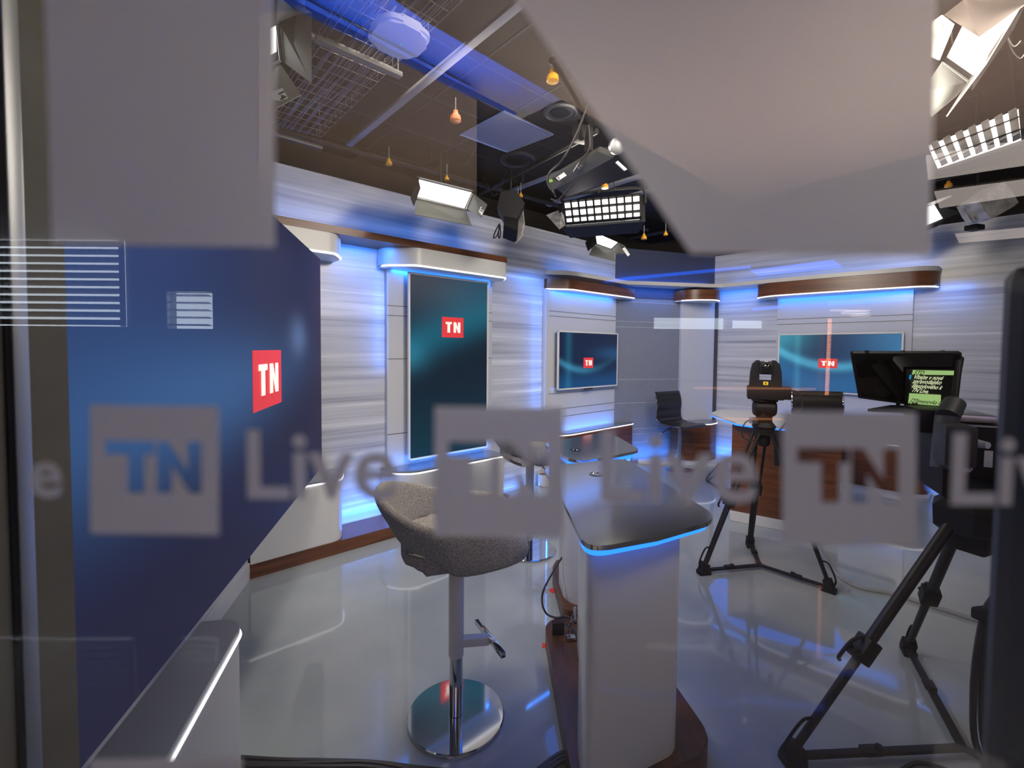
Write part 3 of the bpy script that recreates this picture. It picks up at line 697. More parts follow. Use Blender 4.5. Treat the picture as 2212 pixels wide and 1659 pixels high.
tag(MB().tube([flat(1586, 1060, .01), flat(1548, 1048, .01), flat(1527, 1038, .012), flat(1532, 1025, .02), flat(1553, 1003, .03), flat(1566, 990, .03), flat(1571, 992, .03), flat(1562, 1005, .02), flat(1545, 1026, .015), flat(1532, 1036, .012), flat(1536, 1044, .01), flat(1560, 1056, .01), flat(1600, 1062, .01)], .010).done('floor_cable', 'cable'), 'doubled black cable lying on the floor left of the anchor desk', 'cable')

c2 = (1.862, 1.82)
t2, top2v = tripod('camera_tripod', 'large black tripod at the right carrying the studio camera', [(1.138, 1.776), (2.182, 2.448), (2.245, 1.23)], c2, 1.0, .0215, False, .085, .56)
h2 = V((*c2, 0))
g = MB().lathe([(.11, .93), (.135, .95), (.14, 1.03), (.10, 1.06)], h2, 6); g.box(h2 + Z * 1.10, (.13, .15, .1), .4, .015); g.box(h2 + Z * .9, (.12, .12, .09), .4, .01)
hd = g.done('fluid_head', 'black', t2)
MB().box(h2 + V((.07, -.13, .905)), (.14, .03, .05), -.5, .008).done('front_clip', 'blackmetal', hd)
write('maker_mark', 'TE', .035, h2 + V((.03, -.155, .895)), V((.88, -.48, 0)), Z, 'alu', hd)
g = MB()
for k, q in enumerate((-.03, 0, .025)):
    g.tube([h2 + V((.06 + q, -.12, 1.25)), h2 + V((.13 + q, -.13, 1.0)), h2 + V((.06 + q * .6, -.08, .75)), h2 + V((.0 + q * .5, -.07, .62)), h2 + V((.0 + q, -.06, .3)), h2 + V((.05 + q, -.06, .04)), h2 + V((.2, -.1 + q, .012)), h2 + V((.5, -.2 + q, .012))], .011)
tag(g.done('camera_cables', 'cable'), 'black cables strapped together hanging down beside the large tripod', 'cable')
tag(MB().box(h2 + V((.0, -.072, .63)), (.09, .06, .045), .2, .01).done('cable_strap', 'rubber'), 'black strap holding the hanging camera cables', 'strap')
# studio camera, its prompter and viewfinder
b0 = at(2108, 1000, 1.80)
t = thing('studio_camera', h2 + Z * 1.15, 'black studio camera body on the large tripod at the right', 'camera')
cax = V((.90, -.42, 0)).normalized(); cay = V((-cax.y, cax.x, 0)); AX = (cax, cay, Z)
body = MB().box(b0 + cay * .18, (.20, .36, .30), AX, .012).done('body', 'black', t)
MB().box(b0 + cay * .18 + Z * .17, (.16, .3, .03), AX, .008).done('carry_handle', 'alu', t)
MB().cyl(b0 - cay * .002 + cax * .00 + Z * .078, b0 - cay * .035 + cax * .02 + Z * .078, .017, .013).done('power_plug', 'paper', body)
MB().box(b0 - cay * .002 + cax * .035 + Z * .02, (.026, .004, .065), AX, .001).done('barcode_label', 'paper', body)
MB().lathe([(.02, 0), (.02, .006), (.015, .007), (.013, .003)], b0 - cay * .001 - cax * .03 + Z * -.02, 20, -cay).done('socket', 'alu', body)
MB().slab([b0 + cay * .0 + cax * q + Z * w for q, w in ((-.10, .15), (.10, .15), (.10, .145), (-.10, .145))], .01).done('edge_strip', 'alu', body)
g0 = at(2040, 935, 1.9)
vf = rp([(-.035, -.05), (.035, -.05), (.04, .05), (-.03, .05)], .02)
gm = MB()
for a, b, rr in ((at(2038, 1012, 1.82), at(2046, 900, 1.85), .042), (at(2046, 900, 1.85), at(2062, 870, 1.88), .040)): gm.cyl(a, b, rr, rr * .92, 20)
gm.done('viewfinder_housing', mat('dark_grey_shell', (.06, .065, .07), .5), t)
MB().cyl(at(2060, 880, 1.88), at(2072, 780, 1.95), .012).done('viewfinder_stalk', 'blackmetal', t)
MB().box(at(2062, 960, 1.75), (.10, .12, .16), AX, .02).done('rear_module', mat('dark_grey_module', (.035, .037, .042), .45), t)
# prompter
tp = thing('teleprompter', at(1960, 860, 2.05), 'teleprompter glass with green and white script lines above the studio camera', 'teleprompter')
tl, tr, bl = at(1840, 763, 2.00), at(2070, 763, 1.98), at(1857, 858, 2.12)
nrm = ((tr - tl).cross(bl - tl)).normalized() * -1
if nrm.y > 0: nrm = -nrm
br = EYEP + ray(2050, 884) * ((tl - EYEP).dot(nrm) / ray(2050, 884).dot(nrm))
MB().slab([tl, bl, br, tr], .001).done('beam_splitter', 'prompterglass', tp, False)
g = MB()
for a, b, rr in ((tl, tr, .010), (tr, br, .012), (br, bl, .005), (bl, tl, .006)): g.cyl(a, b, rr, rr, 8)
for px in (1873, 1950, 2036): g.cyl(at(px, 763, 1.99), at(px, 757, 1.99), .008)
g.done('frame', 'black', tp)
g = MB().slab([tr, br, br + V((.27, .25, .0)), tr + V((.27, .25, -.02))], .008); g.slab([tl, tr, tr + V((.27, .25, -.02)), tl + V((.245, .30, -.03))], .006)
g.slab([tl, tl + V((.245, .30, -.03)), bl + V((.235, .30, .0)), bl], .006); g.slab([tl + V((.245, .30, -.03)), tr + V((.27, .25, -.02)), br + V((.27, .25, 0)), bl + V((.235, .30, 0))], .006)
g.done('hood', mat('hood_cloth', (.03, .026, .025), .9), tp)
nrm = ((tr - tl).cross(bl - tl)).normalized() * -1
if nrm.y > 0: nrm = -nrm
def on_glass(px, py, lift=.0):
    r = ray(px, py); k = (tl - EYEP).dot(nrm) / r.dot(nrm); return EYEP + r * k + nrm * lift
mt_g = mat('prompter_green', (.1, .2, .05), .5, emit=(.40, .62, .22), es=.8); M['pgreen'] = mt_g
M['ptext'] = mat('prompter_text', (.1, .2, .05), .5, emit=(.78, .86, .52), es=.95); M['pblue'] = mat('prompter_blue', (0, .1, .2), .5, emit=(.02, .3, .55), es=.8)
M['pdark'] = mat('prompter_dark', (.012, .011, .011), .3)
scr = MB().slab([on_glass(*p, .010) for p in ((1955, 795), (1950, 884), (2056, 880), (2066, 795))], .003).done('script_screen', 'pdark', tp, False)
g = MB().slab([on_glass(*p, .013) for p in ((1968, 796), (1966, 805.5), (2066, 807), (2066.5, 798))], .001)
g.slab([on_glass(*p, .013) for p in ((1960.5, 846), (1958, 868), (2054, 875), (2056, 866), (2028, 865), (2028, 849.5))], .001); g.done('green_band', 'pgreen', scr, False)
MB().slab([on_glass(*p, .013) for p in ((1961, 806), (1959.5, 815.5), (1963.5, 815.5), (1965, 806.5))], .001).done('cue_marker', 'pblue', scr, False)
def line(sx, px, py, px2, py2, up, s, mname, nm):
    o = on_glass(px, py, .016); x = (on_glass(px2, py2, .016) - o); L0 = x.length; x.normalize(); y = (on_glass(*up, .016) - on_glass(px, py, .016)); y = (y - x * y.dot(x)).normalized() * 1.32
    me = glyph(s, 1.0, .012, .0); w = max(v.co.x for v in me.vertices); k = L0 / w
    bpy.data.meshes.remove(me); write(nm, s, k, o, x, y, mname, scr, .012 * k, 0., .06)
line(0, 1967.5, 804.5, 1988, 805.5, (1968.5, 796), 'STD', 'ink', 'script_line')
line(0, 1966.5, 813.5, 2029, 816.5, (1968, 805), 'V\u00edtejte v nov\u00e9', 'ptext', 'script_line')
line(0, 1965, 823, 2026, 826, (1966, 814), 'zpravodajsko', 'ptext', 'script_line')
line(0, 1963, 832.5, 2027.5, 837, (1964.5, 823), 'lifestylov\u00e9ho k', 'ptext', 'script_line')
line(0, 1962, 841.5, 1999, 845.5, (1963, 833), 'TN Live.', 'ptext', 'script_line')
line(0, 1959, 864.5, 2047, 871.5, (1960, 856), '[2]Jmenovka B\u00e1ra (', 'ink', 'script_line')
g = MB().cyl(at(1940, 866, 2.1), at(1940, 882, 2.1), .008); g.box(at(1945, 884, 2.08), (.10, .06, .015), .0, .004); g.done('bracket', 'blackmetal', tp)
MB().slab([at(1874, 889, 2.02), at(1925, 880, 2.2), at(2010, 884, 2.15), at(2000, 895, 1.98)], .012).done('monitor_tray', 'black', tp)
g = MB()
for a, b in (((1972, 872), (1966, 884)), ((1980, 872), (1976, 884))): g.cyl(at(*a, 2.1), at(*b, 2.08), .005)
g.box(at(2005, 905, 2.0), (.12, .2, .10), AX, .01); g.done('mounting_arm', 'black', tp)

# ================================================================== overhead
ND = NA
# wire cable tray
def trayP(s, d, z=3.30): return SA(s, d, z)
t = thing('cable_tray', SA(.38, 1, 3.3), 'wire mesh cable tray hanging from the dark ceiling', 'cable tray')
g = MB()
for k in range(8): g.tube([trayP(.19 + k * .055, d) for d in (-.35, 1.0, 2.6)], .0028, 5, 0)
for s in (.19, .575):
    for h in (.05, .09): g.tube([trayP(s, d, 3.3 + h) for d in (-.35, 2.6)], .0028, 5, 0)
for k in range(30):
    d = -.33 + k * .1; g.tube([trayP(.19, d, 3.40), trayP(.19, d, 3.302), trayP(.575, d, 3.302), trayP(.575, d, 3.40)], .0026, 5, 0)
g.done('wire_mesh', 'wire', t)
g = MB()
for d in (-.27, 1.07, 2.35):
    g = MB().box(trayP(.38, d, 3.275), (.50, .045, .028), angA, .004); g.tube([trayP(.16, d, 3.276), trayP(.10, d, 3.285), trayP(.07, d, 3.34), trayP(.065, d, CEIL)], .018, 8, 5)
    g.cyl(trayP(.61, d, 3.28), trayP(.61, d, CEIL), .005)
    g.done('support_rail', mat('rail_grey', (.16, .165, .17), .45, metal=.5), t)
g = MB()
for k in range(9):
    s0 = .25 + k * .032; r_ = random.uniform(-.02, .02)
    g.tube([trayP(s0 + random.uniform(-.02, .02), d, 3.315 + random.uniform(0, .02)) for d in (-.3, .2, .7, 1.2, 1.7, 2.2, 2.55)], random.choice((.006, .008, .010)), 5, 4)
tag(g.done('tray_cables', noisy('cable_bundle', (.06, .06, .10), (.24, .24, .32), 3, .5)), 'loose grey cables lying in the wire cable tray', 'cables', kind='stuff')
# wireless access point
ap = flat(862, 84, 3.02)
t = thing('access_point', ap, 'white rounded wireless access point under the cable tray', 'access point')
mb = MB(); pts = rp([(-.115, -.115), (.115, -.115), (.115, .115), (-.115, .115)], .075)
ca, sa = math.cos(angA), math.sin(angA); pts = [(ap.x + p[0] * ca - p[1] * sa, ap.y + p[0] * sa + p[1] * ca) for p in pts]
mb.prism(pts, ap.z - .012, ap.z + .03, .012).done('housing', 'white', t)
MB().ball(ap + V((.005, .02, -.012)), .003, 8).done('status_light', mat('status_green', (0, .3, .2), .5, emit=(0, .8, .5), es=1), t)
MB().cyl(ap + Z * .03, ap + Z * .27, .012).done('mount', 'black', t)
# trunkings
def trunk(name, s, d0, d1, w, z, label): return tag(MB().box(SA(s, (d0 + d1) / 2, z), (w, d1 - d0, .025), angA, .004).done(name, 'duct'), label, 'trunking', 'pale ceiling trunkings')
trunk('ceiling_trunking', .80, -.15, 2.6, .05, 3.31, 'pale grey trunking running beside the cable tray')
trunk('ceiling_trunking', 3.20, -.2, 1.6, .07, 3.34, 'pale grey trunking above the gridded soft light')
trunk('ceiling_trunking', 3.62, -.2, 1.6, .07, 3.34, 'pale grey trunking farthest along the dark ceiling')
trunk('ceiling_trunking', 2.56, -.2, 1.2, .05, 3.34, 'short pale trunking behind the big black fixture')
# lighting pipes
def pipe(pts, label): return tag(MB().tube(pts, .021, 10, 0).done('lighting_pipe', 'blackmetal'), label, 'pipe', 'lighting pipes')
pipe([SA(.1, -.05, 3.22), SA(4.6, .25, 3.22)], 'black lighting pipe along the left set wall')
pipe([SA(1.95, 1.5, 3.22), SA(2.15, -.2, 3.22)], 'short black lighting pipe crossing by the round speakers')
pipe([at(1193, 130, 2.6), at(1275, 275, 3.35)], 'slanting steel pipe in front of the big black fixture')
pipe([SC(-3.2, 1.0, 3.25), SC(.8, 1.0, 3.25)], 'black lighting pipe along the right set wall')
# flush ceiling lamp (off)
q = [flat(*p, CEIL - .012) for p in ((993, 290), (1096, 328), (1195, 290), (1088, 239))]
t = thing('ceiling_light', sum(q, V()) / 4, 'square ceiling light panel, switched off, in the dark ceiling', 'ceiling light')
MB().slab(q, .01).done('diffuser', mat('off_diffuser', (.42, .44, .56), .4), t, False)
g = MB()
for i in range(4): g.cyl(q[i], q[(i + 1) % 4], .008, .008, 6)
g.done('frame', 'alu', t)
for px, py, r, lab in ((1210, 243, .15, 'smaller round speaker ring in the dark ceiling'), (1116, 346, .2, 'larger round speaker ring in the dark ceiling')):
    c = flat(px, py, CEIL - .012); t = thing('ceiling_speaker', c, lab, 'speaker', 'round ceiling speakers')
    MB().lathe([(r * .8, .012), (r, .01), (r, -.004), (r * .86, -.012), (r * .8, -.002)], c, 40).done('trim_ring', mat('speaker_ring', (.05, .05, .055), .4), t)
    MB().lathe([(.001, -.006), (r * .55, -.008), (r * .62, .002), (r * .8, .006)], c, 40).done('cone', 'black', t)
# yellow safety bells on the rig
BELLS = [(1194, 163, 2.7, .036, 'yellow', 'by the slanting pipe'), (984, 250, 3.3, .04, 'orange', 'lying against the trunking near the ceiling lamp'), (840, 349, 3.6, .026, 'yellow', 'on the left lighting pipe'), (965, 384, 3.75, .02, 'yellow', 'above the lamp labelled fifteen'),
         (1119, 434, 4.1, .026, 'yellow', 'above the black hooded lamp'), (1125, 421, 4.2, .02, 'yellow', 'behind the one above the hooded lamp'), (1307, 400, 4.1, .03, 'yellow', 'above the gridded soft light'), (1263, 494, 4.6, .028, 'yellow', 'left of the small barn door lamp'),
         (1391, 511, 4.9, .03, 'yellow', 'right of the small barn door lamp'), (1438, 504, 5.2, .024, 'yellow', 'farthest right in the dark ceiling'), (1264, 293, 3.4, .018, 'yellow', 'on the big black fixture'), (1266, 305, 3.4, .016, 'orange', 'below the one on the big black fixture'), (2049, 397, 4.3, .03, 'yellow', 'right of the large decal')]
for px, py, Yd, r, c_, where in BELLS:
    p = at(px, py, Yd)
    t = thing('safety_bell', p, ('orange' if c_ == 'orange' else 'yellow') + ' plastic rigging cap ' + where, 'rigging cap', 'coloured rigging caps')
    MB().lathe([(r * .85, -r), (r * 1.0, -r * .9), (r * .92, -r * .1), (r * .5, r * .35), (r * .42, r * .9), (.001, r)], p, 16).done('cap', c_, t)
    MB().cyl(p + Z * r * .9, p + Z * (r * .9 + .09), .004).done('hook', 'wire', t)

# ---- lamps
def doors(t, list_):
    for pts, ys, mn in list_:
        MB().slab([at(px, py, y) for (px, py), y in zip(pts, ys)], .004).done('barn_door', mn, t, False)
def emit(t, pts, ys, mn='softlight'):
    q = [at(px, py, y) for (px, py), y in zip(pts, ys)]; MB().slab(q, .004).done('diffuser', mn, t, False); return q
def housing(t, q, depth, mn='black'):
    n = (q[1] - q[0]).cross(q[2] - q[0]).normalized()
    if n.dot(EYEP - q[0]) < 0: n = -n
    c = sum(q, V()) / 4
    b = [c + (p - c) * 1.14 - n * .012 for p in q]; k = [c + (p - c) * .95 - n * depth for p in q]
    g = MB(); g._add(b + k, [(0, 1, 2, 3), (7, 6, 5, 4)] + [(i, (i + 1) % 4, 4 + (i + 1) % 4, 4 + i) for i in range(4)])
    o = g.done('housing', mn, t, False); return c, n
def hang(t, c, h=.3, w=.0):
    if h >= .4: h = CEIL - c.z
    MB().tube([c + Z * .02, c + Z * (h * .6), c + Z * h], .012, 8, 3).done('yoke', 'blackmetal', t)
def wires(t, c, n=3, sp=.15):
    g = MB()
    for k in range(n):
        a = c + V((random.uniform(-sp, sp), random.uniform(-sp, sp) * .3, random.uniform(.02, .12))); b = a + V((random.uniform(-sp, sp), .02, random.uniform(.05, .2)))
        g.tube([a, a.lerp(b, .3) - Z * random.uniform(.03, .09), a.lerp(b, .7) - Z * random.uniform(.0, .06), b], .0035, 5, 5)
    g.done('lead', 'cable', t)
def sticker(t, pts, ys, s, mname='paper', tx=None):
    q = [at(px, py, y - .012) for (px, py), y in zip(pts, ys)]
    lb = MB().slab(q, .001).done('number_sticker', mname, t, False)
    if s:
        x = (q[1] - q[0]); L0 = x.length; x.normalize(); y = (q[3] - q[0]); H0 = y.length; y = (y - x * y.dot(x)).normalized(); n = x.cross(y)
        if n.dot(EYEP - q[0]) < 0: n = -n
        write('number', s, H0 * .8, q[0] + x * L0 * .12 + y * H0 * .2 + n * .002, x, y, 'ink', lb, .0015)
# lamp 15
A15 = lambda px, py: onA(px, py, .42)
t = thing('studio_lamp', at(960, 415, 3.6), 'barn door studio lamp labelled 15 above the left set wall', 'studio lamp', 'studio lamps on the lighting grid')
Y1 = [A15(*p).y for p in ((905, 388), (1018, 416), (1003, 451), (902, 426))]
q = emit(t, ((905, 388), (1018, 416), (1003, 450), (902, 425)), Y1); c15, n15 = housing(t, q, .09); hang(t, c15 - n15 * .05 + Z * .06, .30); wires(t, c15 + Z * .15, 4)
d_ = .10
doors(t, [(((901, 430), (1005, 454), (1019, 488), (895, 464)), (Y1[3], Y1[2], Y1[2] - .18, Y1[3] - .18), 'greygreen'),
          (((1009, 452), (1023, 418), (1053, 442), (1040, 470)), (Y1[2], Y1[1], Y1[1] - .2, Y1[2] - .2), 'greygreen'),
          (((903, 386), (908, 407), (894, 446), (887, 428), (893, 385)), (Y1[0], Y1[0] - .05, Y1[3] - .2, Y1[3] - .2, Y1[0]), 'black'),
          (((905, 386), (1018, 414), (1026, 412), (899, 381)), (Y1[0], Y1[1], Y1[1] - .14, Y1[0] - .14), 'black')])
g = MB().cyl(at(901, 428, Y1[3] - .01), at(1006, 453, Y1[2] - .01), .006); g.cyl(at(1007, 452, Y1[2] - .01), at(1021, 418, Y1[1] - .01), .006); g.done('hinge_rod', 'alu', t)
sticker(t, ((1034, 457), (1039, 446), (1046, 453), (1041, 466)), (Y1[2] - .2,) * 4, '15')
# lamp 14, mostly behind the decal
t = thing('studio_lamp', at(570, 90, 2.1), 'barn door studio lamp labelled 14 beside the upper left decal', 'studio lamp', 'studio lamps on the lighting grid')
q = emit(t, ((500, 105), (596, 56), (597, 112), (505, 165)), (2.0, 2.1, 2.1, 2.0)); c14, n14 = housing(t, q, .1); hang(t, c14 + Z * .1, .4)
doors(t, [(((604, 52), (640, 32), (596, -20), (673, 27), (673, 180), (612, 134)), (2.1, 2.08, 2.0, 1.9, 1.9, 2.1), 'greygreen'),
          (((520, 190), (604, 136), (651, 206), (596, 236), (560, 240)), (2.0, 2.1, 1.95, 1.85, 1.85), 'greygreen'),
          (((500, 98), (596, 52), (645, 30), (600, -10), (510, 20)), (2.0, 2.1, 1.92, 1.85, 1.8), 'black')])
g = MB().cyl(at(599, 56, 2.09), at(606, 132, 2.09), .006); g.cyl(at(570, 150, 2.05), at(606, 132, 2.09), .005); g.done('hinge_rod', 'alu', t)
sticker(t, ((592, 224), (584, 200), (610, 190), (622, 212)), (1.9,) * 4, None)
lbq = [at(px, py, 1.88) for px, py in ((592, 224), (622, 212))]
write('number', '14', .035, at(600, 199, 1.87), (at(606, 218, 1.87) - at(598, 197, 1.87)).normalized(), (at(620, 204, 1.87) - at(606, 211, 1.87)).normalized(), 'ink', t, .0015)
# gridded softbox in the middle
t = thing('studio_lamp', at(1300, 445, 4.3), 'wide soft light with black egg crate grid in the middle of the rig', 'studio lamp', 'studio lamps on the lighting grid')
QG = ((1216, 440), (1381, 424), (1382, 474), (1222, 487)); yg = (4.45, 4.25, 4.12, 4.3)
q = emit(t, QG, yg); cg, ng = housing(t, q, .18); 
g = MB(); gx, gy = q[1] - q[0], q[3] - q[0]; gx2, gy2 = q[2] - q[3], q[2] - q[1]
def gp(u, v): return (q[0] * (1 - u) + q[1] * u) * (1 - v) + (q[3] * (1 - u) + q[2] * u) * v
for k in range(11):
    u = k / 10; g.slab([gp(u, 0), gp(u, 1), gp(u, 1) + ng * .04, gp(u, 0) + ng * .04], .016)
for v in (0, .36, .72, 1): g.slab([gp(0, v), gp(1, v), gp(1, v) + ng * .03, gp(0, v) + ng * .03], .010)
g.done('egg_crate', 'black', t)
g = MB().tube([at(1214, 436, 4.45), at(1222, 425, 4.4), at(1300, 412, 4.35), at(1376, 405, 4.3), at(1392, 415, 4.25), at(1394, 440, 4.2)], .012, 8, 4); g.cyl(at(1305, 412, 4.35), at(1305, 375, 4.35), .014)
g.done('yoke', 'blackmetal', t); wires(t, at(1300, 415, 4.3), 5, .12)
MB().slab([at(1214, 452, 4.45), at(1222, 487, 4.3), at(1208, 496, 4.2), at(1180, 465, 4.5)], .006).done('side_flap', 'silver', t, False)
# small barn door lamp below it
t = thing('studio_lamp', at(1305, 515, 4.9), 'small barn door studio lamp hanging under the gridded soft light', 'studio lamp', 'studio lamps on the lighting grid')
q = emit(t, ((1286, 503), (1334, 524), (1320, 537), (1289, 526)), (4.9, 5.0, 4.95, 4.85)); cs, ns = housing(t, q, .1); hang(t, cs + Z * .08, .3); wires(t, cs + Z * .16, 4, .1)
doors(t, [(((1283, 528), (1322, 540), (1330, 565), (1272, 551)), (4.85, 4.95, 4.75, 4.7), 'greygreen'), (((1285, 502), (1289, 526), (1270, 543), (1264, 524)), (4.9, 4.85, 4.7, 4.75), 'black'),
          (((1323, 539), (1337, 525), (1351, 532), (1359, 548), (1330, 550)), (4.95, 5.0, 4.85, 4.8, 4.85), 'greygreen')])
sticker(t, ((1344, 537), (1350, 534), (1361, 550), (1356, 554)), (4.78,) * 4, None)
# black hooded lamp seen from the side
t = thing('studio_lamp', at(1108, 475, 4.2), 'black hooded lamp seen from the side, with crumpled silver front', 'studio lamp', 'studio lamps on the lighting grid')
hb = [(1083, 432), (1112, 428), (1132, 455), (1117, 487), (1088, 482), (1076, 462)]
MB().slab([at(px, py, 4.15) for px, py in hb], .22).done('housing', 'black', t)
MB().slab([at(1117, 486, 4.1), at(1131, 455, 4.1), at(1134, 484, 4.05), at(1128, 512, 4.0), at(1115, 526, 4.0)], .02).done('silver_front', 'silver', t)
MB().slab([at(1088, 482, 4.1), at(1117, 487, 4.1), at(1115, 525, 4.0), at(1086, 514, 4.0)], .15).done('snoot', 'black', t)
g = MB()
for k in (0, 7): g.tube([at(1079, 483, 4.05), at(1070 + k, 500, 4.05), at(1066 + k * 1.6, 514, 4.05), at(1074 + k, 508, 4.05), at(1080, 486, 4.05)], .006, 6)
g.done('power_lead', 'cable', t)
sticker(t, ((1092, 496), (1101, 499), (1104, 506), (1095, 503)), (3.98,) * 4, None)
hang(t, at(1103, 440, 4.2), .3); wires(t, at(1100, 425, 4.2), 6, .15)
# big black fixture
t = thing('studio_lamp', at(1310, 345, 3.3), 'big black panel fixture seen from behind with sticker 2', 'studio lamp', 'studio lamps on the lighting grid')
MB().slab([at(1187, 384, 3.5), at(1296, 318, 3.1), at(1420, 318, 3.0), at(1385, 360, 3.25), at(1226, 416, 3.7)], .04).done('housing', 'blackmetal', t)
MB().slab([at(1186, 381, 3.46), at(1296, 316, 3.06), at(1330, 330, 3.05), at(1199, 402, 3.5)], .05).done('side_rail', mat('fixture_edge', (.06, .06, .058), .4), t)
g = MB()
for k in range(9): g.cyl(at(1250 + k * 5, 360 - k * 4.2, 3.2), at(1252 + k * 5, 364 - k * 4.2, 3.17), .008)
g.done('connectors', 'alu', t)
sticker(t, ((1201, 384), (1218, 372), (1224, 379), (1207, 390)), (3.28,) * 4, '2')
MB().slab([at(1186, 389, 3.4), at(1192, 387, 3.4), at(1194, 393, 3.4), at(1188, 395, 3.4)], .01).done('green_tag', 'greenlabel', t)
g = MB().lathe([(.05, 0), (.05, .03), (.035, .035)], at(1330, 316, 2.95), 20, (.2, -.9, -.3)); g.done('knob', 'alu', t)
MB().slab([at(1329, 352, 2.9), at(1334, 349, 2.9), at(1354, 367, 2.9), at(1348, 370, 2.9)], .012).done('handle', 'alu', t)
g = MB().cyl(at(1272, 280, 3.3), at(1272, 330, 3.25), .03); g.box(at(1255, 288, 3.3), (.10, .08, .12), .4, .01); g.cyl(at(1250, 262, 3.3), at(1256, 300, 3.25), .018); g.done('yoke', 'blackmetal', t)
g = MB().tube([at(1270, 225, 3.1), at(1245, 290, 3.15), at(1215, 345, 3.2), at(1188, 372, 3.3), at(1183, 395, 3.35), at(1195, 415, 3.35), at(1200, 425, 3.4)], .008, 6, 5)
g.tube([at(1272, 270, 3.1), at(1274, 318, 3.1), at(1256, 345, 3.1), at(1240, 370, 3.2)], .007, 6, 5); g.tube([at(1190, 430, 3.4), at(1205, 432, 3.4), at(1225, 412, 3.35), at(1240, 398, 3.3)], .006, 6, 5); g.done('lead', 'cable', t)
# right hand lamps
t = thing('studio_lamp', at(2120, 90, 2.1), 'large barn door studio lamp at the upper right', 'studio lamp', 'studio lamps on the lighting grid')
q = emit(t, ((2079, 58), (2200, 18), (2102, 163), (2046, 124)), (2.12, 2.0, 2.0, 2.1)); cu, nu = housing(t, q, .09)
doors(t, [(((2039, 32), (2080, 0), (2104, -30), (2232, -30), (2212, 10), (2115, 80)), (2.1, 2.0, 2.0, 1.75, 1.8, 1.85), noisy('beige_door', (.36, .31, .27), (.42, .36, .32), 3)),
          (((2030, 130), (2062, 52), (2036, 32), (2010, 50), (2005, 120)), (2.1, 2.12, 1.95, 1.95, 1.95), 'white'),
          (((2034, 134), (2094, 176), (2068, 206), (2010, 255), (1990, 200)), (2.1, 2.0, 1.92, 1.85, 1.9), 'greygreen'),
          (((2096, 172), (2200, 20), (2206, 14), (2130, 140), (2046, 252)), (2.0, 1.98, 1.9, 1.88, 1.8), 'cream')])
g = MB().cyl(at(2036, 138, 2.09), at(2092, 178, 1.99), .006); g.done('hinge_rod', 'alu', t); hang(t, cu + Z * .1, .4)
wires(t, at(2160, 130, 2.1), 5, .15)
t = thing('studio_lamp', at(2100, 305, 3), 'long soft light with upright silver louvres at the right edge', 'studio lamp', 'studio lamps on the lighting grid')
q = emit(t, ((2004, 316), (2200, 236), (2206, 303), (2026, 364)), (3.15, 2.85, 2.8, 3.05)); cl_, nl = housing(t, q, .12)
for k in range(7):
    u = (k + .60) / 7; g = MB()
    a, b = q[0].lerp(q[1], u), q[3].lerp(q[2], u); w = (q[1] - q[0]).normalized() * .019
    g.slab([a - w + nl * .02, b - w * .7 + nl * .02, b + w + nl * .03, a + w * .8 + nl * .03], .008); g.slab([b - w * .7 + nl * .02, b + w + nl * .03, b + w + nl * .12 - Z * .02, b - w * .4 + nl * .11 - Z * .02], .006); g.done('louvre', 'silver', t, False)
g = MB()
for v in (.35, .75): g.cyl(q[0].lerp(q[3], v) + nl * .035, q[1].lerp(q[2], v) + nl * .035, .004)
g.done('grid_wire', 'black', t); hang(t, cl_ - nl * .1, .35)
t = thing('studio_lamp', at(2110, 450, 4.4), 'small lamp wrapped in crumpled silver cloth near the right edge', 'studio lamp', 'studio lamps on the lighting grid')
g = MB()
cr = [(2066, 447), (2120, 410), (2136, 430), (2149, 452), (2140, 460), (2092, 487), (2078, 470)]
g.slab([at(px, py, 4.3) for px, py in cr], .2); g.done('silver_hood', 'silver', t)
for k in range(7):
    a, b = (2080 + k * 9, 466 - k * 5.5), (2094 + k * 8, 486 - k * 5)
    MB().slab([at(a[0], a[1], 4.27), at(a[0] + 7, a[1] - 4, 4.22), at(b[0] + 6, b[1] - 4, 4.2), at(b[0], b[1], 4.25)], .01).done('pleat', 'silver', t, False)
MB().box(at(2105, 492, 4.35), (.12, .1, .05), .3, .01).done('housing', 'black', t); wires(t, at(2150, 470, 4.3), 5, .12); hang(t, at(2110, 445, 4.4), .5)
t = thing('studio_lamp', at(2010, 467, 4.6), 'bright barn door lamp partly behind the large decal at the right', 'studio lamp', 'studio lamps on the lighting grid')
q = emit(t, ((1965, 455), (2018, 443), (2036, 472), (1970, 500)), (4.7, 4.6, 4.5, 4.6)); ce, ne = housing(t, q, .1); hang(t, ce + Z * .1, .5)
doors(t, [(((2018, 442), (2038, 474), (2078, 457), (2070, 452)), (4.6, 4.5, 4.35, 4.4), 'black'), (((1965, 452), (2018, 442), (2056, 424), (2050, 424)), (4.7, 4.6, 4.4, 4.4), 'cream')])

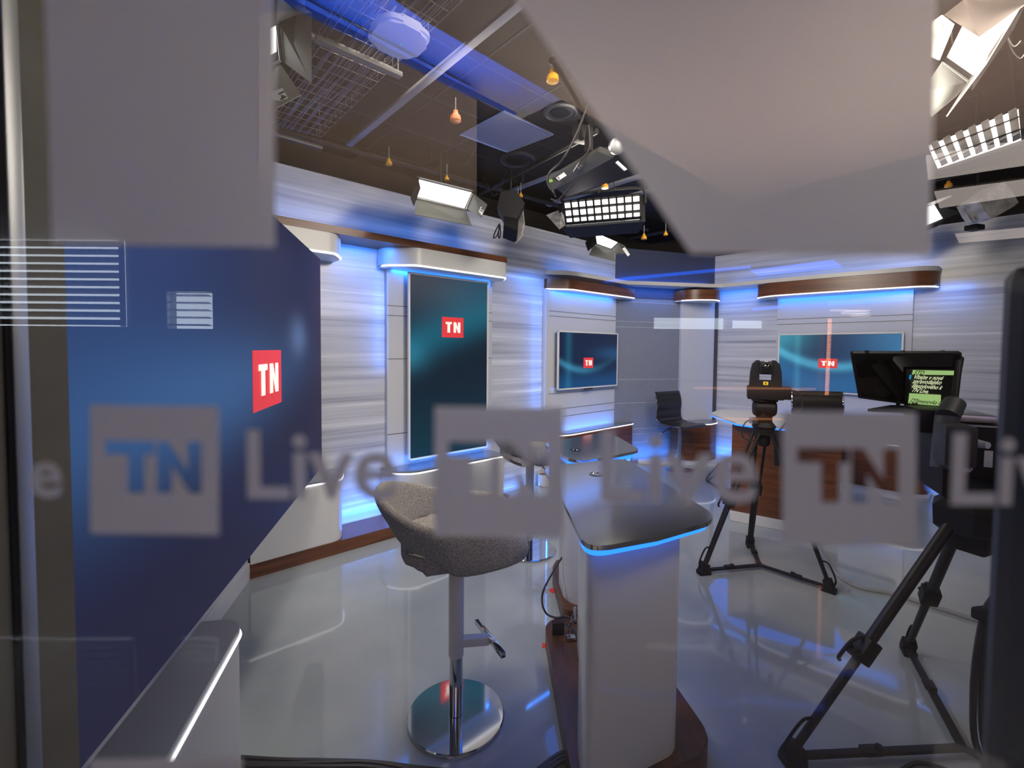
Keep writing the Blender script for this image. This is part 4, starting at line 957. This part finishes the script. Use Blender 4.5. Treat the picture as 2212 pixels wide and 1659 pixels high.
# ================================================================== floor leads in front
def lead(name, pts, r, label, material='cable', z=None): return tag(MB().tube(pts, r, 8, 6).done(name, material), label, 'cable', 'leads on the studio floor')
FB = [(500, 1637), (600, 1640), (700, 1640), (800, 1645), (900, 1660), (1000, 1672)]
for k, (dy, lab) in enumerate(((0, 'upper black lead on the floor by the nearest counter'), (7, 'middle black lead on the floor by the nearest counter'), (15, 'lower black lead on the floor by the nearest counter'))):
    lead('floor_lead', [flat(x, y + dy * (1.2 if x < 720 else .7) + (9 * math.sin(x / 90 + k * 2)) * .35, .009) for x, y in FB], .0085, lab)
for k, lab in enumerate(('thin black lead running under the nearest table pedestal', 'second black lead running under the nearest table pedestal', 'thick black lead under the nearest table pedestal')):
    lead('floor_lead', [flat(1150 - k * 8, 1672 + k * 6, .01), flat(1190, 1641 + k * 9, .012), flat(1215, 1626 + k * 9, .02), flat(1245, 1620 + k * 9, .02), flat(1262, 1622 + k * 9, .02)], .009, lab)
lead('floor_lead', [V((.335, 2.90, .32)), flat(1178, 1266, .28), flat(1171, 1300, .18), flat(1180, 1325, .08), flat(1200, 1334, .105), flat(1225, 1332, .112), V((.37, 2.52, .112))], .006, 'thin black lead looping out of the second table pedestal')
lead('floor_lead', [V((.33, 2.52, .108)), V((.36, 2.4, .112)), V((.385, 2.2, .115)), V((.36, 1.98, .112))], .009, 'black lead lying along the walnut base behind the pedestal')
lead('floor_lead', [flat(1940, 1668, .01), flat(1975, 1650, .01), flat(2010, 1652, .01), flat(2060, 1668, .01)], .008, 'black lead curving at the bottom right')
lead('floor_cable_cover', [flat(1748, 1130, .012), flat(1768, 1180, .012), flat(1800, 1232, .012), flat(1850, 1266, .012), flat(1930, 1283, .012), flat(2030, 1314, .012), flat(2130, 1345, .012), flat(2230, 1372, .012)], .016, 'pale grey taped cable curving across the floor at the right', 'greycable')
t = thing('round_bin', V((.62, 4.55, 0)), 'small round white pot near the rear stool by the left set wall', 'pot')
rb = flat(1177, 1049, 0)
t.location = rb
MB().lathe([(.075, 0), (.085, .01), (.09, .15), (.083, .15), (.08, .02), (.001, .018)], rb, 28).done('pot_body', 'white', t)
MB().lathe([(.001, .13), (.0825, .132)], rb, 24).done('filling', 'woodflat', t)

# ================================================================== the glass front, its decals and frame
GY = .13
def pane(x, y, lift=0.): return at(x, y, GY + lift)
struct(MB().poly([V((-.60, GY, 0)), V((2.6, GY, 0)), V((2.6, GY, 3.2)), V((-.60, GY, 3.2))]), 'window_1', 'glass')
def decal(name, outlines, label, group='frosted vinyl on the glass front'):
    """flat vinyl cut: first outline outer, others cut out"""
    c = bpy.data.curves.new(name, 'CURVE'); c.dimensions = '2D'; c.fill_mode = 'BOTH'; c.extrude = .00008
    for o in outlines:
        s = c.splines.new('POLY'); s.points.add(len(o) - 1); s.use_cyclic_u = True
        for k, (x, y) in enumerate(o):
            p = pane(x, y); s.points[k].co = (p.x, p.z, 0, 1)
    ob = bpy.data.objects.new(name, c); COL.objects.link(ob)
    me = bpy.data.meshes.new_from_object(ob.evaluated_get(bpy.context.evaluated_depsgraph_get())); bpy.data.objects.remove(ob)
    me.transform(Matrix(((1, 0, 0, 0), (0, 0, -1, GY + .0006), (0, 1, 0, 0), (0, 0, 0, 1)))); me.materials.clear(); me.materials.append(M['frost'])
    return tag(bpy.data.objects.new(name, me), label, 'decal', group)
def put(o): COL.objects.link(o); return o
put(decal('frosted_decal', [[(84, -260), (590, -260), (592, 533), (108, 527)]], 'large frosted rectangle decal at the upper left of the glass'))
put(decal('frosted_decal', [[(955, -260), (2036, -260), (2026, 60), (2012, 549), (1494, 547), (1113, -8)]], 'large frosted slanted decal at the upper right of the glass'))
put(decal('frosted_decal', [[(192, 1644), (520, 1640), (522, 1900), (195, 1900)]], 'frosted decal strip at the bottom left edge of the glass'))
def tnsq(x0, y0, w, lab):
    f = lambda a, b: (x0 + a * w, y0 + b * w + a * 4)
    sq = [f(0, 0), f(1, 0), f(1, 1), f(0, 1)]
    tt = [f(.11, .275), f(.50, .275), f(.50, .385), f(.425, .385), f(.425, .68), f(.29, .68), f(.29, .385), f(.11, .385)]
    nn = [f(.515, .275), f(.61, .275), f(.755, .50), f(.755, .275), f(.865, .275), f(.865, .68), f(.775, .68), f(.635, .47), f(.635, .68), f(.515, .68)]
    return put(decal('frosted_tile', [sq, tt, nn], lab))
tnsq(191, 875, 279, 'leftmost frosted square with cut out letters TN')
tnsq(938, 878, 280, 'middle frosted square with cut out letters TN')
tnsq(1693, 888, 290, 'rightmost frosted square with cut out letters TN')
def live(x, y, w, lab, s='Live'):
    o = pane(x, y); x1 = pane(x + w, y)
    me = glyph(s, 1., .018, .0); k = (x1 - o).length / max(v.co.x for v in me.vertices); bpy.data.meshes.remove(me)
    ob = write('frosted_lettering', s, k, o - Y * .0006 + Y * .001, X, Z, 'frost', None, .018 * k, .00008); return tag(ob, lab, 'lettering', 'frosted vinyl on the glass front')
live(522, 1074, 335, 'frosted word Live right of the leftmost square')
live(1284, 1080, 352, 'frosted word Live right of the middle square')
live(2044, 1088, 352, 'frosted word Live cut by the right edge')
live(60, 1072, 72, 'frosted letter e at the left edge', 'e')
g = MB(); g.box((4.8, GY, 1.83), (4.4, .08, 3.66)); g.box((-4.2, GY, 1.83), (5.6, .08, 3.66)); g.box((.6, GY, 3.43), (4.0, .08, .46)); struct(g, 'wall_front', 'off_wall')
struct(MB().box((-4.7, 2.0, 1.83), (.1, 4.0, 3.66)), 'wall_side_far', 'ceil')
# concrete pillar at the left, with a metal strip
struct(MB().box((-.98, .369, 1.65), (.8, .458, 3.3)), 'pillar', 'concrete')
tag(MB().box((-.5775, .537, 1.45), (.006, .018, 2.7), None, .002).done('metal_strip', 'alu'), 'vertical light metal strip on the concrete pillar', 'strip')
tag(MB().box((-.5785, .525, 1.45), (.004, .006, 2.9)).done('rubber_seal', 'rubber'), 'black rubber seal beside the metal strip on the pillar', 'seal')
# dark upright of the glass front at the right
struct(MB().box((.362, .262, .853), (.12, .06, 1.706), None, .02, 4), 'trim_10', 'navy')

# ================================================================== the office behind the glass
def mir(p): return V((p.x, 2 * GY - p.y, p.z))
def vm(x, y, Yv): return mir(at(x, y, Yv))
def vz(x, y, z): return mir(flat(x, y, z))
OY = -5.2; OV = 2 * GY - OY
struct(MB().box((0, (OY + .17) / 2, 2.95), (14, -OY + .17, .1)), 'ceiling_office', 'off_ceil')
# back wall built round its window openings
WINS = [((-40, 470), (282, 706)), ((374, 632), (466, 711)), ((1410, 686), (1566, 712)), ((1578, 692), (1650, 710))]
op = []
for (x0, y0), (x1, y1) in WINS:
    a, b = vm(x0, y0, OV), vm(x1, y1, OV); op.append((min(a.x, b.x), max(a.x, b.x), min(a.z, b.z), max(a.z, b.z)))
g = MB(); xs = sorted(op); xcur = -7.0
for x0, x1, z0, z1 in xs:
    g.box(((xcur + x0) / 2, OY, 1.45), (x0 - xcur, .1, 2.9)); g.box(((x0 + x1) / 2, OY, z0 / 2), (x1 - x0, .1, z0)); g.box(((x0 + x1) / 2, OY, (z1 + 2.9) / 2), (x1 - x0, .1, 2.9 - z1)); xcur = x1
g.box(((xcur + 7) / 2, OY, 1.45), (7 - xcur, .1, 2.9)); struct(g, 'wall_office', 'off_wall')
struct(MB().box((-7, -2.6, 1.45), (.1, 5.4, 2.9)), 'wall_office_left', 'off_wall'); struct(MB().box((7, -2.6, 1.45), (.1, 5.4, 2.9)), 'wall_office_right', 'off_wall')
M['blind'] = mat('blind_slat', (.5, .52, .55), .4)
for k, (x0, x1, z0, z1) in enumerate(op[:2]):
    t = thing('window_blind', V(((x0 + x1) / 2, OY + .09, z1)), ('wide' if k == 0 else 'small') + ' venetian blind in the office behind the glass', 'blind', 'office venetian blinds')
    g = MB(); nz = max(4, int((z1 - z0) / .085))
    for j in range(nz):
        z = z0 + (j + .5) * (z1 - z0) / nz
        g.box(((x0 + x1) / 2, OY + .09, z), (x1 - x0, .07, .004), (X, V((0, .5, .86)) if k == 0 else V((0, .98, .2)), V((0, -.86, .5)) if k == 0 else V((0, -.2, .98))))
    g.done('slats', 'blind', t, False)
    g = MB(); g.box(((x0 + x1) / 2, OY + .09, z1 + .02), (x1 - x0, .06, .04)); g.box(((x1 if k == 0 else x0), OY + .1, (z0 + z1) / 2), (.03, .05, z1 - z0)); g.done('rail', 'white', t)
# strip lights in the office ceiling and the blue cove
def strip(pts, mname, name, label, cat, z=2.884):
    q = [vz(x, y, z) for x, y in pts]; return tag(MB().slab(q, .01).done(name, mname, None, False), label, cat, 'office ceiling lights')
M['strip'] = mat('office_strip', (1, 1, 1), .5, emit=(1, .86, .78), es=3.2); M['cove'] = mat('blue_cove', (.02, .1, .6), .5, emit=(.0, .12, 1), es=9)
M['covestrip'] = mat('cove_strip', (.02, .1, .6), .5, emit=(.0, .10, 1), es=1.2); M['bulk'] = mat('office_bulkhead', (.55, .44, .37), .7)
strip([(2005, 386), (2230, 352), (2230, 298), (2000, 336)], 'strip', 'office_light', 'office ceiling strip light nearest the glass', 'ceiling light')
strip([(2018, 416), (2230, 388), (2230, 420), (2030, 450)], 'strip', 'office_light', 'second office ceiling strip light from the glass', 'ceiling light')
strip([(2063, 507), (2230, 492), (2230, 512), (2072, 525)], 'strip', 'office_light', 'third office ceiling strip light from the glass', 'ceiling light')
for k, (xa, ya, lab) in enumerate(((1797, 671, 'upper of three far office strip lights'), (1822, 677, 'middle of three far office strip lights'), (1843, 683, 'lowest of three far office strip lights'))):
    a, b = vm(xa, ya, 5.36), vm(1874, ya - 1, 5.36); tag(MB().box((a + b) / 2, ((a - b).length, .08, .014)).done('strip_light', 'strip', None, False), lab, 'ceiling light', 'far office strip lights')
strip([(1560, 30), (2230, 30), (2230, 70), (1560, 120)], 'strip', 'office_light', 'office ceiling strip light above the large decal', 'ceiling light')
cl0, cl1 = vz(560, -24, 2.77), vz(1112, 252, 2.77)
tag(MB().slab([vz(*p, 2.77) for p in ((520, -40), (640, 18), (1108, 252), (1116, 246), (650, 12), (530, -46))], .006).done('cove_light', 'covestrip', None, False), 'blue light cove in the office ceiling', 'cove light')
struct(MB().slab([vz(*p, 2.895) for p in ((500, -60), (640, 18), (1120, 258), (1240, 200), (900, -60))], .004), 'trim_13', 'white')
_cd = (cl1 - cl0).normalized(); _cn = V((-_cd.y, _cd.x, 0))
_cn = _cn if _cn.dot(vz(900, 0, 2.83) - (cl0 + cl1) / 2) > 0 else -_cn
lamp('blue_cove_lamp', (cl0 + cl1) / 2 + _cn * .01 + Z * .012, V((0, 0, 1)) + _cn * .5, (cl1 - cl0).length, .03, 60, (.0, .10, 1), _cd)
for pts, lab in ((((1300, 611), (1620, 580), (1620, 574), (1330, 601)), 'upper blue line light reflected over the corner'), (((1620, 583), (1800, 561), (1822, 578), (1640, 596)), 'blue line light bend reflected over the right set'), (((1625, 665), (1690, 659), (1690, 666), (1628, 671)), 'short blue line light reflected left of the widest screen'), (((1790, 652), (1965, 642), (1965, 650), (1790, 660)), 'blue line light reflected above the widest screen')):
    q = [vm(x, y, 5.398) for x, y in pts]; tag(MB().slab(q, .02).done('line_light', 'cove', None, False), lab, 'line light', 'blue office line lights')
# pale bulkheads that show over the dark studio ceiling
struct(MB().slab([vz(*p, 2.80) for p in ((560, 30), (640, 22), (1030, 218), (1030, 470), (560, 470))], .05), 'trim_11', 'bulk')
struct(MB().slab([vz(*p, 2.80) for p in ((930, 20), (1255, 215), (1600, 420), (2230, 250), (2230, -100), (760, -100))], .05), 'trim_12', 'bulk')
M['pane'] = mat('lit_pane', (.8, .7, .66), .5, emit=(1, .84, .78), es=1.6)
for (x0, y0, x1, y1, lab) in ((62, 288, 112, 394, 'upper pale lit panel on the office wall, mirrored over the pillar'), (58, 402, 112, 468, 'lower pale lit panel on the office wall, mirrored over the pillar')):
    q = [vm(x, y, 5.385) for x, y in ((x0, y0), (x1, y0 + 8), (x1, y1 + 4), (x0, y1))]; tag(MB().slab(q, .015).done('wall_panel', 'pane', None, False), lab, 'wall panel', 'pale office panels')
# warm light column and a glowing table edge
M['warm'] = mat('warm_led', (1, .5, .2), .5, emit=(1, .42, .2), es=7)
t = thing('light_column', vm(1788, 850, 5.36), 'warm dotted light column in the office, mirrored over the widest screen', 'light column')
g = MB()
for k in range(46):
    y = 690 + k * 3.6; g.box(vm(1793 - k * .16, y, 5.36), (.034, .02, .011))
g.done('lamps', 'warm', t, False); MB().box(vm(1789, 770, 5.385), (.05, .02, .92)).done('carrier', 'bezel', t, False)
M['warm2'] = mat('warm_edge', (1, .5, .2), .5, emit=(1, .35, .12), es=2.6)
for (xa, xb, y, lab) in ((1500, 1760, 838, 'upper glowing shelf edge in the office'), (1545, 1690, 904, 'lower glowing shelf edge in the office')):
    tag(MB().box((vm(xa, y, 5.38) + vm(xb, y + 2, 5.38)) / 2, ((vm(xb, y, 5.38) - vm(xa, y, 5.38)).x, .05, .02)).done('shelf_edge', 'warm2', None, False), lab, 'shelf edge', 'glowing office shelf edges')
lamp('decal_fill_lamp', V((1.1, -.50, 2.86)), V((-.45, .30, -.8)), 1.2, .4, 34, (1, .88, .76)).data.spread = math.radians(70)  # added lamp without a fixture, out of view, brightens the decals
lamp('bulkhead_fill_lamp', V((1.5, -1.75, 1.98)), V((0, 0, 1)), 1.4, 1.4, 40, (1, .80, .66))  # both upward lamps are added fill for the bulkheads, no fixtures built
lamp('bulkhead_fill_lamp', V((-.3, -2.3, 1.98)), V((0, 0, 1)), 1.8, 1.4, 34, (1, .84, .70))

SOFT = [
 (c15 + n15 * .22 - Z * .05, n15, .5, .2, 11, 125), (cg + ng * .2, ng, .8, .3, 9, 125), (cs + ns * .25, ns, .3, .2, 4, 125), (cu + nu * .4 - Z * .1, nu, .35, .3, 7, 125), (cl_ + nl * .25, nl, .9, .3, 7, 125), (c14 + V((.3, .15, -.35)), V((.25, .3, -.9)), .3, .3, 13, 125),
 (V((2.4, 1.3, 3.2)), V((-.66, .66, -.32)), 1.2, .5, 40, 95), (V((.3, 1.6, 3.3)), V((.58, .78, -.30)), 1.2, .5, 34, 95), (V((-.4, 2.9, 3.4)), V((-.1, .1, -1)), 1.2, .6, 10, 125), (V((2.1, 3.5, 3.35)), V((.06, .9, -.32)), 1.2, .5, 16, 110), (V((1.2, 3.6, 3.4)), V((-.1, .3, -1)), 1.2, .5, 6, 125), (V((3.6, 2.4, 3.4)), V((.1, .5, -1)), 1.2, .5, 5, 125)]  # added fill lamps without fixtures, to brighten set walls and floor

# ================================================================== light
def blue_wash(f, s0, s1, d, z, up, power, nrm):
    c = f((s0 + s1) / 2, d, z); xa = (f(s1, d, z) - f(s0, d, z)).normalized()
    dirv = (Z * (1 if up else -1) - nrm * .45)
    lamp('blue_led_wash', c, dirv, s1 - s0, .03, power, BLUE, xa)
for args in (
 (SA, -.2, 2.35, -.16, 2.61, True, 3.6, NA), (SA, .78, 1.12, -.10, 2.535, False, 2.2, NA), (SA, 1.25, 2.4, -.262, 2.365, False, 2.2, NA), (SA, .76, 1.19, -.16, .115, True, 3.4, NA),
 (SA, 1.2, 2.4, -.19, .56, True, 1.8, NA), (SA, 3.35, 4.6, -.23, 2.365, False, 2.4, NA), (SA, 2.85, 3.25, -.12, 2.52, False, 2.0, NA), (SA, 3.3, 4.7, -.2, 2.615, True, 1.6, NA), (SA, 3.6, 4.65, -.2, .615, True, 2.2, NA),
 (SA, 2.5, 3.3, -.25, .01, True, 1.2, NA),
 (SC, -1.65, -.2, -.23, 2.365, False, 2.8, NC), (SC, -2.5, -1.9, -.15, 2.54, False, 2.2, NC), (SC, -1.6, -.1, -.2, .61, True, 2.6, NC), (SC, -2.3, -.05, -.2, 2.615, True, 2.4, NC), (SC, .03, .45, -.2, .055, True, 2.2, NC),
 (SC, -2.5, -1.7, -.2, .06, True, 3.5, NC), (SC, -.1, .25, -.15, 2.4, False, 1.2, NC)):
    blue_wash(*args)
for p_, d_, h_, pw_ in ((SA(1.41, -.235, 1.6), -UA - NA * .5, 1.5, 1.5), (SA(1.195, -.22, 1.9), -UA - NA * .5, .9, 1.3), (SA(3.24, -.20, 1.5), -UA - NA * .5, 1.7, 2.6), (SA(3.45, -.24, 1.5), -UA - NA * .5, .7, .8)):
    lamp('blue_led_wash', p_, d_, .02, h_, pw_, BLUE, d_.cross(Z))
def wash_d(a, b, off, z, up, power):
    c = cA + dD * ((a + b) / 2) + nD * off + Z * z; lamp('blue_led_wash', c, Z * (1 if up else -1) - nD * .45, b - a, .03, power, BLUE, dD)
wash_d(.1, 1.05, .14, 2.54, False, 2.6)
wash_d(1.1, 1.65, .12, 2.50, False, 1.8)
wash_d(.05, 1.05, .14, .06, True, 5.5)
wash_d(1.1, 1.65, .12, .06, True, 4)
wash_d(.1, 1.6, .06, 2.62, True, 2)
# studio soft lights (first row sits by built fixtures, second row is added fill)
for (loc, dr, sx, sy, pw, spr) in SOFT:
    lamp('studio_and_fill_light', loc, dr, sx, sy, pw * .82, (1, .90, .78)).data.spread = math.radians(spr)
W = bpy.data.worlds.new('sky'); S.world = W; W.use_nodes = True
W.node_tree.nodes['Background'].inputs[0].default_value = (.8, .9, 1, 1); W.node_tree.nodes['Background'].inputs[1].default_value = 6.0
vs = S.view_settings; vs.view_transform = 'Standard'; vs.look = 'None'; vs.gamma = 1; vs.use_curve_mapping = False; vs.exposure = 0
try: S.display_settings.display_device = 'sRGB'
except Exception: pass
S.cycles.use_denoising = True
S.cycles.max_bounces = 8; S.cycles.glossy_bounces = 5; S.cycles.transparent_max_bounces = 12
S.cycles.sample_clamp_indirect = 8
